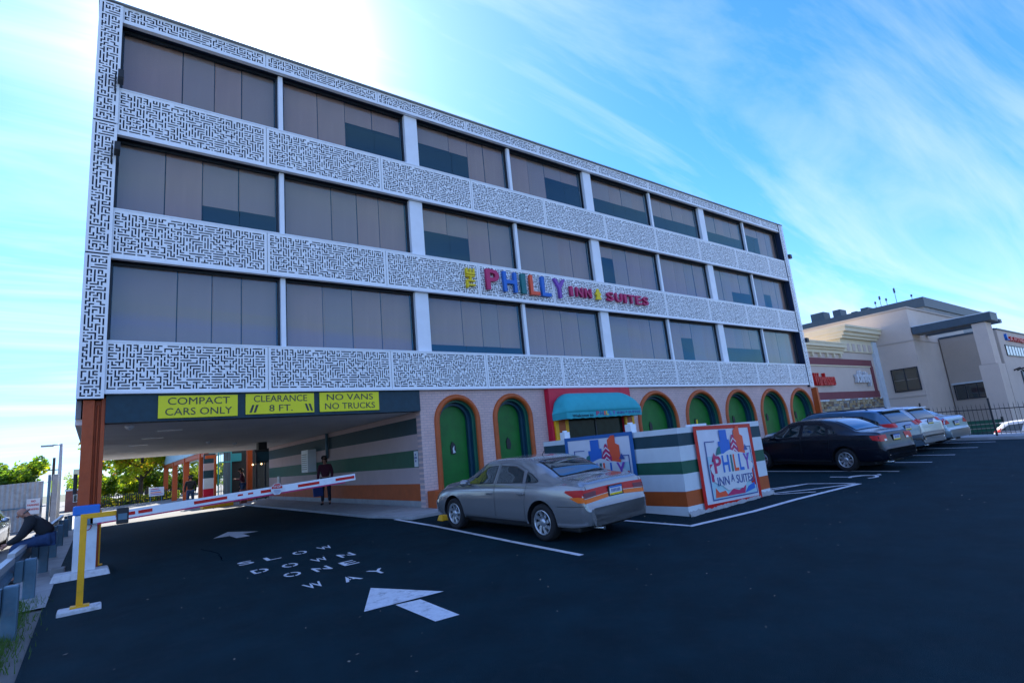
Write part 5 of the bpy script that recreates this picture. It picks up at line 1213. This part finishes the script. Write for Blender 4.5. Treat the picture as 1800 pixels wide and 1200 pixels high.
for k in range(7): MB().box((5.55 + k * .08, 34.99, -1.27), (5.575 + k * .08, 35.02, 1.38)).build('bar', 'steel', t)
t = thing('entrance_lobby', 'dark glazed hotel entrance with teal transom and orange jamb', 'entrance', (6.9, 34.5, -1.4))
MB().box((6.2, 35.6, -1.45), (8.6, 38, 2.9)).build('lobby_wall', 'black', t); MB().box((6.2, 35.4, .85), (6.72, 35.59, 1.3)).build('sign_panel', 'tealgate', t)
MB().box((6.74, 33.9, -1.45), (7.0, 34.2, 2.2)).build('jamb', 'orange', t, .01)
dr_ = MB().box((7.04, 33.2, -1.42), (7.1, 33.3, 1.2)).box((8.0, 33.2, -1.42), (8.06, 33.3, 1.2)).box((7.5, 33.2, -1.42), (7.56, 33.3, .6)).box((7.1, 33.2, .6), (8.0, 33.3, .7)).build('door_frame', 'frame', t)
MB().box((7.0, 33.31, 1.2), (8.6, 33.4, 2.2)).build('header', 'black', t); MB().box((7.1, 33.24, .7), (8.0, 33.26, 1.2)).build('transom', 'teal', t); MB().box((7.1, 33.24, -1.4), (7.5, 33.25, .6)).build('door_pane', 'glass', t); MB().box((7.56, 33.24, -1.4), (8.0, 33.25, .6)).build('door_pane', 'glass', t)
for x in (6.95, 7.4): MB().lathe([(.001, -.05), (.05, 0), (.001, .05)], 10, 'z', c=(x, 33.6, .55)).build('lamp', 'lamp', t)
MB().box((5.9, 31.3, gz(6, 31)), (6.2, 31.6, gz(6, 31) + .75)).build('planter', 'brickred', t, .02)
t = thing('yellow_kerb', 'yellow painted concrete block at the end of the drive pavement', 'kerb block', (5.3, 32.5, gz(5, 32)))
MB().box((4.35, 32.2, gz(5, 32) - .05), (5.75, 33.2, gz(5, 32) + .26)).build('block', 'yellow', t, .03)

# ------------------------------------------------------------------ far left
t = thing('corrugated_fence', 'grey perforated metal fence with a rail, behind the parked cars on the left', 'fence', (-6, 36, gz(-6, 36)))
M['fenceg'] = mat('grey_fence', (.40, .41, .42), .6, metal=.3, var=.15, vscale=4, dirt=(.10, .11, .10), dscale=1.4)
b = MB(); vs_ = []; k = 0; x = -15
while x < -1.9:
    vs_ += [(x, 36 + (.03 if k % 2 else 0), gz(x, 36) - .1), (x, 36 + (.03 if k % 2 else 0), .68 + .02 * (x + 2))]; x += .09; k += 1
fm = None
segs = 6; per = len(vs_) // 2 // segs
for s_ in range(segs):
    b = MB(); sub = vs_[2 * s_ * per:2 * ((s_ + 1) * per + 1)]; b.add(sub, [(2 * i, 2 * i + 2, 2 * i + 3, 2 * i + 1) for i in range(len(sub) // 2 - 1)])
    b.build('fence_panel', 'fenceg', t)
MB().box((-15, 35.92, -.55), (-1.9, 35.97, -.49)).build('rail', 'steel', t)
MB().tube([(-1.83, 36, -1.5), (-1.83, 36, .95)], .06, 8).build('post', 'steel', t); MB().box((-1.72, 35.9, -1.5), (-1.5, 36.1, .95)).build('post', 'concrete', t, .01)
n_ = thing('notice', 'small white no parking sign on the grey fence', 'sign', (-2.35, 35.85, -.6)); MB().box((-2.62, 35.84, -.85), (-2.12, 35.87, -.12)).build('board', 'plate', n_)
for s_, z_ in (('NO', -.25), ('PARKING', -.42), ('TOWING', -.62)):
    o = link('lettering', text_mesh(s_, .13, .002, .002, m='lred', sx=.8), n_, (-.02, -.02, z_ + .6)); o.rotation_euler = (PI / 2, 0, 0)
n_ = thing('green_sign', 'pale green sign board on the grey fence at the left edge', 'sign', (-4.9, 35.8, -.7)); MB().box((-6.2, 35.84, -.72), (-4.15, 35.88, -.28)).build('board', 'palecan', n_)
for k in range(6): MB().box((-5.9 + k * .27, 35.83, -.6), (-5.75 + k * .27, 35.838, -.42)).build('letter_bar', 'tealgate', n_)
M['vest'] = mat('yellow_green_banner', (.45, .62, .02), .6)
t = thing('street_light', 'tall grey street light with a single arm behind the grey fence', 'street light', (-1.62, 40, -1.6)); MB().tube([(-1.62, 40, -1.6), (-1.62, 40, 2.72)], [.10, .075], 10).build('pole', 'lampsteel', t)
MB().tube([(-1.62, 40, 2.68), (-2.0, 40, 2.66)], .04, 8).build('arm', 'lampsteel', t); MB().box((-2.5, 39.9, 2.58), (-1.95, 40.1, 2.68)).build('lamp_head', 'grey', t, .02)
MB().box((-1.95, 39.8, .1), (-1.72, 39.85, .72)).build('banner', 'vest', t)
t = thing('utility_pole', 'thin dark utility pole with crossarm behind the fence', 'pole', (-2.9, 55, -1.6)); MB().tube([(-2.6, 55, -1.6), (-2.6, 55, 2.7)], .09, 8).build('pole', 'bark', t); MB().box((-3.1, 54.95, 1.75), (-2.1, 55.05, 1.82)).build('crossarm', 'bark', t)
MB().tube([(-2.6, 55, .95), (-6, 57, .6), (-12, 60, .35)], .02, 5).build('wire', 'black', t)
t = thing('brick_building', 'low red brick building with white trimmed window beyond the fence', 'building', (-1.4, 62, -1.6)); MB().box((-2.0, 61, -1.7), (-.3, 68, .12)).build('wall', 'farbrick', t); MB().box((-2.05, 60.9, .12), (-.25, 68.1, .26)).build('roof_trim', 'stripe_white', t)
w = MB().box((-1.48, 60.9, -.85), (-1.2, 60.99, -.2)).build('window', 'stripe_white', t); MB().box((-1.44, 60.88, -.8), (-1.24, 60.898, -.25)).build('pane', 'gl', w)
t = thing('tower_block', 'narrow beige tower block far off between column and sky', 'building', (-1.5, 180, -1.6)); MB().box((-4.6, 180, -1.6), (-2.2, 186, 5.6)).build('wall', 'cream', t)

# ------------------------------------------------------------------ right side buildings
def window(parent, corners_x, a, c, nx, ny, facing, m='bwin'):
    """facing '-x': plane x=corners_x, a=(y0,z0), c=(y1,z1); facing '-y': plane y"""
    (u0, z0), (u1, z1) = a, c; t_ = .07
    def bx(b, uu0, zz0, uu1, zz1, d0, d1):
        if facing == '-x': b.box((corners_x + d0, uu0, zz0), (corners_x + d1, uu1, zz1))
        else: b.box((uu0, corners_x + d0, zz0), (uu1, corners_x + d1, zz1))
        return b
    b = MB(); bx(b, u0, z0, u1, z0 + t_, -.05, .05); bx(b, u0, z1 - t_, u1, z1, -.05, .05); bx(b, u0, z0 + t_, u0 + t_, z1 - t_, -.05, .05); bx(b, u1 - t_, z0 + t_, u1, z1 - t_, -.05, .05)
    for k in range(1, nx): u = u0 + (u1 - u0) * k / nx; bx(b, u - .03, z0 + t_, u + .03, z1 - t_, -.04, .04)
    w = b.build('window', 'frame', parent)
    for i in range(nx):
        for j in range(ny):
            g = .03; ua, ub = u0 + t_ + (u1 - u0 - 2 * t_) * i / nx + g, u0 + t_ + (u1 - u0 - 2 * t_) * (i + 1) / nx - g; za, zb_ = z0 + t_ + (z1 - z0 - 2 * t_) * j / ny + (.02 if j else 0), z0 + t_ + (z1 - z0 - 2 * t_) * (j + 1) / ny - .02
            bx(MB(), ua, za, ub, zb_, -.02, 0.01).build('pane', m, w)
ST = thing('shop_building', 'cream shop with stepped cornice, maroon framed sign wall and stone base', 'shop', (44, 17, -2.6))
MB().box((33.5, 17, -2.7), (49.3, 30, 4.75)).build('wall', 'beige', ST); MB().box((43.6, 16.9, 4.76), (49.9, 30, 5.75)).build('parapet', 'cream', ST)
MB().box((49.2, 16.8, -2.7), (50.0, 17.4, 5.7)).build('pilaster', 'stripe_white', ST)
for z0, z1, d in ((4.56, 4.8, .15), (4.8, 4.95, .28), (4.95, 5.2, .45), (5.2, 5.3, .5)): MB().box((33.4, 17 - d, z0 + .002), (43.6, 17.4, z1)).build('cornice', 'cream', ST)
for z0, z1, d in ((5.75, 5.95, .25), (5.95, 6.2, .4), (6.2, 6.5, .6), (6.5, 6.65, .68)): MB().box((43.5 - d * .3, 16.9 - d, z0 + .002), (50.0 + d * .2, 29, z1)).build('cornice', 'cream', ST)
for k in range(9): MB().box((34.2 + k * 1.1, 16.84, 4.30), (34.42 + k * 1.1, 17, 4.55)).build('corbel', 'cream', ST)
for k in range(5): MB().box((44.4 + k * 1.0, 16.86, 4.85), (44.9 + k * 1.0, 16.9, 5.4)).build('medallion', 'beige', ST)
for a, c in (((33.5, 3.72), (48.6, 4.2)), ((33.5, 1.30), (48.9, 1.80)), ((48.2, 1.80), (48.7, 3.72))): MB().box((a[0], 16.95, a[1]), (c[0], 17, c[1])).build('maroon_band', 'maroon', ST)
MB().box((33.5, 16.9, 1.19), (49.2, 17, 1.28)).build('string_course', 'stripe_white', ST); MB().box((33.5, 16.92, 3.64), (48.2, 17, 3.715)).build('string_course', 'cream', ST)
# stones of the base, one by one
stm = [MB().box((0, 0, 0), (1, 1, 1)).mesh('stone', [mt]) for mt in (mat('stone_tan', (.36, .26, .13), .9, var=.2, vscale=6), mat('stone_brown', (.20, .13, .08), .9, var=.2, vscale=6), mat('stone_grey', (.22, .21, .20), .9, var=.2, vscale=6), mat('stone_buff', (.42, .34, .22), .9, var=.2, vscale=6))]
MB().box((36.5, 16.96, .50), (49.2, 17, 1.18)).build('mortar', 'grey', ST)
r = random.Random(3); stx = Vector((44, 17, -2.6)); z = .52
while z < 1.15:
    x = 38.3 + r.uniform(0, .2); h = .155
    while x < 49.1:
        w = r.uniform(.28, .55); w = min(w, 49.15 - x)
        o = link('stone', r.choice(stm), ST, Vector((x, 16.96 - r.uniform(.03, .08), z)) - stx); o.scale = (w - .02, .09, h - .02); x += w
    z += h
MB().box((36.5, 16.9, -.3), (49.2, 17, .48)).build('shopfront_band', 'stripe_white', ST)
def sgn(nm, label, s_, x0, x1, z0, z1, m_, y=16.86, cat='sign'):
    t = thing(nm, label, cat, ((x0 + x1) / 2, 16.95, z0)); letter(s_, x0, x1, z0, z1, m_, parent=t, name='lettering', y=y, d=.1, off=.03)
sgn('shop_sign', 'red cut-out letters on the cream shop wall beside the hotel corner', 'Warehouse', 38.0, 41.1, 2.25, 3.1, 'lred')
sgn('shop_sign', 'white cut-out letters at the right end of the cream shop sign wall', 'xfinity', 44.7, 47.5, 2.15, 3.35, 'plate')
BB = thing('office_building', 'plain beige two storey building with a slate beam portal', 'building', (52, 14, -2.6))
MB().box((50, 14.28, -2.7), (64, 30, 7.85)).build('wall', 'beige', BB); MB().box((49.94, 14.2, 7.86), (64.1, 30, 8.0)).build('roof_trim', 'beige2', BB)
MB().box((49.96, 14.24, 5.30), (50, 30, 5.38)).build('reveal_band', 'beige2', BB); MB().box((50, 14.24, 5.30), (56, 14.28, 5.38)).build('reveal_band', 'beige2', BB)
MB().box((49.96, 14.24, 1.05), (50, 16.9, 1.12)).build('reveal_band', 'beige2', BB)
window(BB, 49.98, (14.44, 1.5), (16.25, 3.3), 2, 2, '-x'); window(BB, 49.98, (14.3, -.9), (16.4, .05), 2, 1, '-x')
MB().box((55.9, 10.52, -2.7), (56.0, 14.2, 5.6)).build('recess_wall', 'beige2', BB); MB().box((55.85, 10.55, 5.6), (55.99, 14.2, 5.75)).build('roof_trim', 'slate', BB)
window(BB, 55.88, (11.0, .5), (14.0, 1.72), 4, 1, '-x', 'gl')
MB().box((55.78, 10.9, 1.74), (55.9, 14.1, 1.86)).build('lintel', 'stripe_white', BB)
MB().box((50.05, 9.85, 2.72), (51.6, 10.65, 5.70)).build('pillar', 'beige', BB, .01); MB().box((49.95, 9.72, -2.7), (51.75, 10.8, 2.70)).build('pillar', 'beige', BB, .01)
MB().box((49.9, 9.45, 5.74), (51.8, 14.2, 6.30)).build('beam', 'slate', BB, .01); MB().box((53.0, 9.6, 5.78), (53.6, 14.2, 6.05)).build('beam', 'slate', BB)
MB().box((49.88, 9.43, 6.305), (51.82, 14.2, 6.36)).build('beam_cap', 'stripe_white', BB)
CB = thing('fitness_building', 'grey building with a ribbon window and blue and red lettering at the right edge', 'building', (60, 10.5, -2.6))
M['gl2'] = mat('bright_ribbon_glass', (.45, .55, .62), .1, spec=.9)
MB().box((56.02, 10.5, -2.7), (80, 14.15, 5.62)).build('wall', 'beige', CB); MB().box((55.98, 10.42, 5.62), (80, 14.2, 5.72)).build('roof_trim', 'slate', CB)
window(CB, 10.48, (57.3, 3.56), (66, 4.46), 9, 1, '-y', 'gl2')
letter('L', 58.0, 58.8, 4.85, 5.35, 'lblue', parent=CB, name='lettering', y=10.42, d=.08) ; letter('A FITNESS', 59.0, 65.0, 4.8, 5.2, 'lred', parent=CB, name='lettering', y=10.42, d=.08)
MB().box((60.3, 10.4, -1.2), (62.4, 10.49, 2.4)).build('door', 'slate', CB)
for x in (58.2, 59.3): MB().tube([(x, 10.5, 2.4), (x, 10.1, 2.55), (x, 9.9, 2.2)], .06, 8).build('wall_lamp', 'black', CB)
HR = thing('parking_tower', 'dark slate rooftop level with parapet windows and aerials far behind the beige building', 'building', (85, 28, -2.6))
MB().box((80, 21, -2.7), (110, 46, 12.3)).build('wall', 'grey', HR); MB().box((79.8, 20.8, 12.3), (110, 46, 13.5)).build('roof_level', 'slate', HR)
for k in range(6): MB().box((79.7, 25.5 + k * 1.7, 12.0), (79.79, 26.6 + k * 1.7, 12.5)).build('window', 'gl2', HR)
for (y, d, h) in ((33.2, 1.8, 1.5), (31.0, 1.0, 1.3), (29, .7, .5), (27.6, .9, .7)): MB().box((82, y, 13.5), (84, y + d, 13.5 + h)).build('rooftop_plant', 'slate', HR)
for (y, h) in ((26.6, 1.2), (26, 1.8), (25.3, 1.3), (24.2, 2.4), (22.5, 1.0)): MB().tube([(82, y, 13.5), (82, y, 13.5 + h)], .03, 6).box((81.95, y - .1, 13.5 + h * .7), (82.05, y + .1, 13.5 + h * .95)).build('aerial', 'slate', HR)

# iron fence on the right kerb
FN = thing('iron_fence', 'black wrought iron fence with pointed pickets on the right kerb', 'fence', (27.6, 4, gz(27.6, 4)))
pm_ = MB().tube([(0, 0, .05), (0, 0, 1.15), (0, 0, 1.25)], [.008, .008, .001], 5).mesh('picket', ['blackiron'])
y = -3.0; i = 0
while y < 13.4:
    zz0 = gz(27.6, y) + .12
    if i % 16 == 0: MB().box((27.56, y - .03, zz0), (27.62, y + .03, zz0 + 1.45)).build('post', 'blackiron', FN)
    else: link('picket', pm_, FN, Vector((27.6, y, zz0)) - Vector(FN.location))
    y += .14; i += 1
for h in (.12, 1.02):
    MB().tube([(27.6, -3, gz(27.6, -3) + .12 + h), (27.6, 5, gz(27.6, 5) + .12 + h), (27.6, 13.4, gz(27.6, 13.4) + .12 + h)], .018, 6).build('rail', 'blackiron', FN)
# lower street beyond the fence
sheet('lower_street', [28.6, 60, 200], [-60, 14, 60], lambda x, y: -2.32, 'old_asphalt')
tag(MB().box((33.6, 7.9, -2.7), (34.1, 13, -1.68)).build('retaining_kerb', 'stripe_white'), kind='structure')
t = thing('bin_enclosure', 'dark green slatted enclosure behind the fence', 'enclosure', (44, 10, -2.6))
for k in range(6): MB().box((43.9, 9.1, -2.5 + k * .26), (44, 11.6, -2.29 + k * .26)).build('slat', 'stripe_green', t)
for y in (9.0, 11.6): MB().box((43.85, y, -2.62), (44.05, y + .1, -.85)).build('post', 'blackiron', t)
sheet('street', [-80, -.55, 27.2, 120], [-44, -12], lambda x, y: gz(max(min(x, 27.2), -.55), -12) + .004, 'old_asphalt')  # unseen sheet behind the camera, added to bounce sunlight onto the hotel front
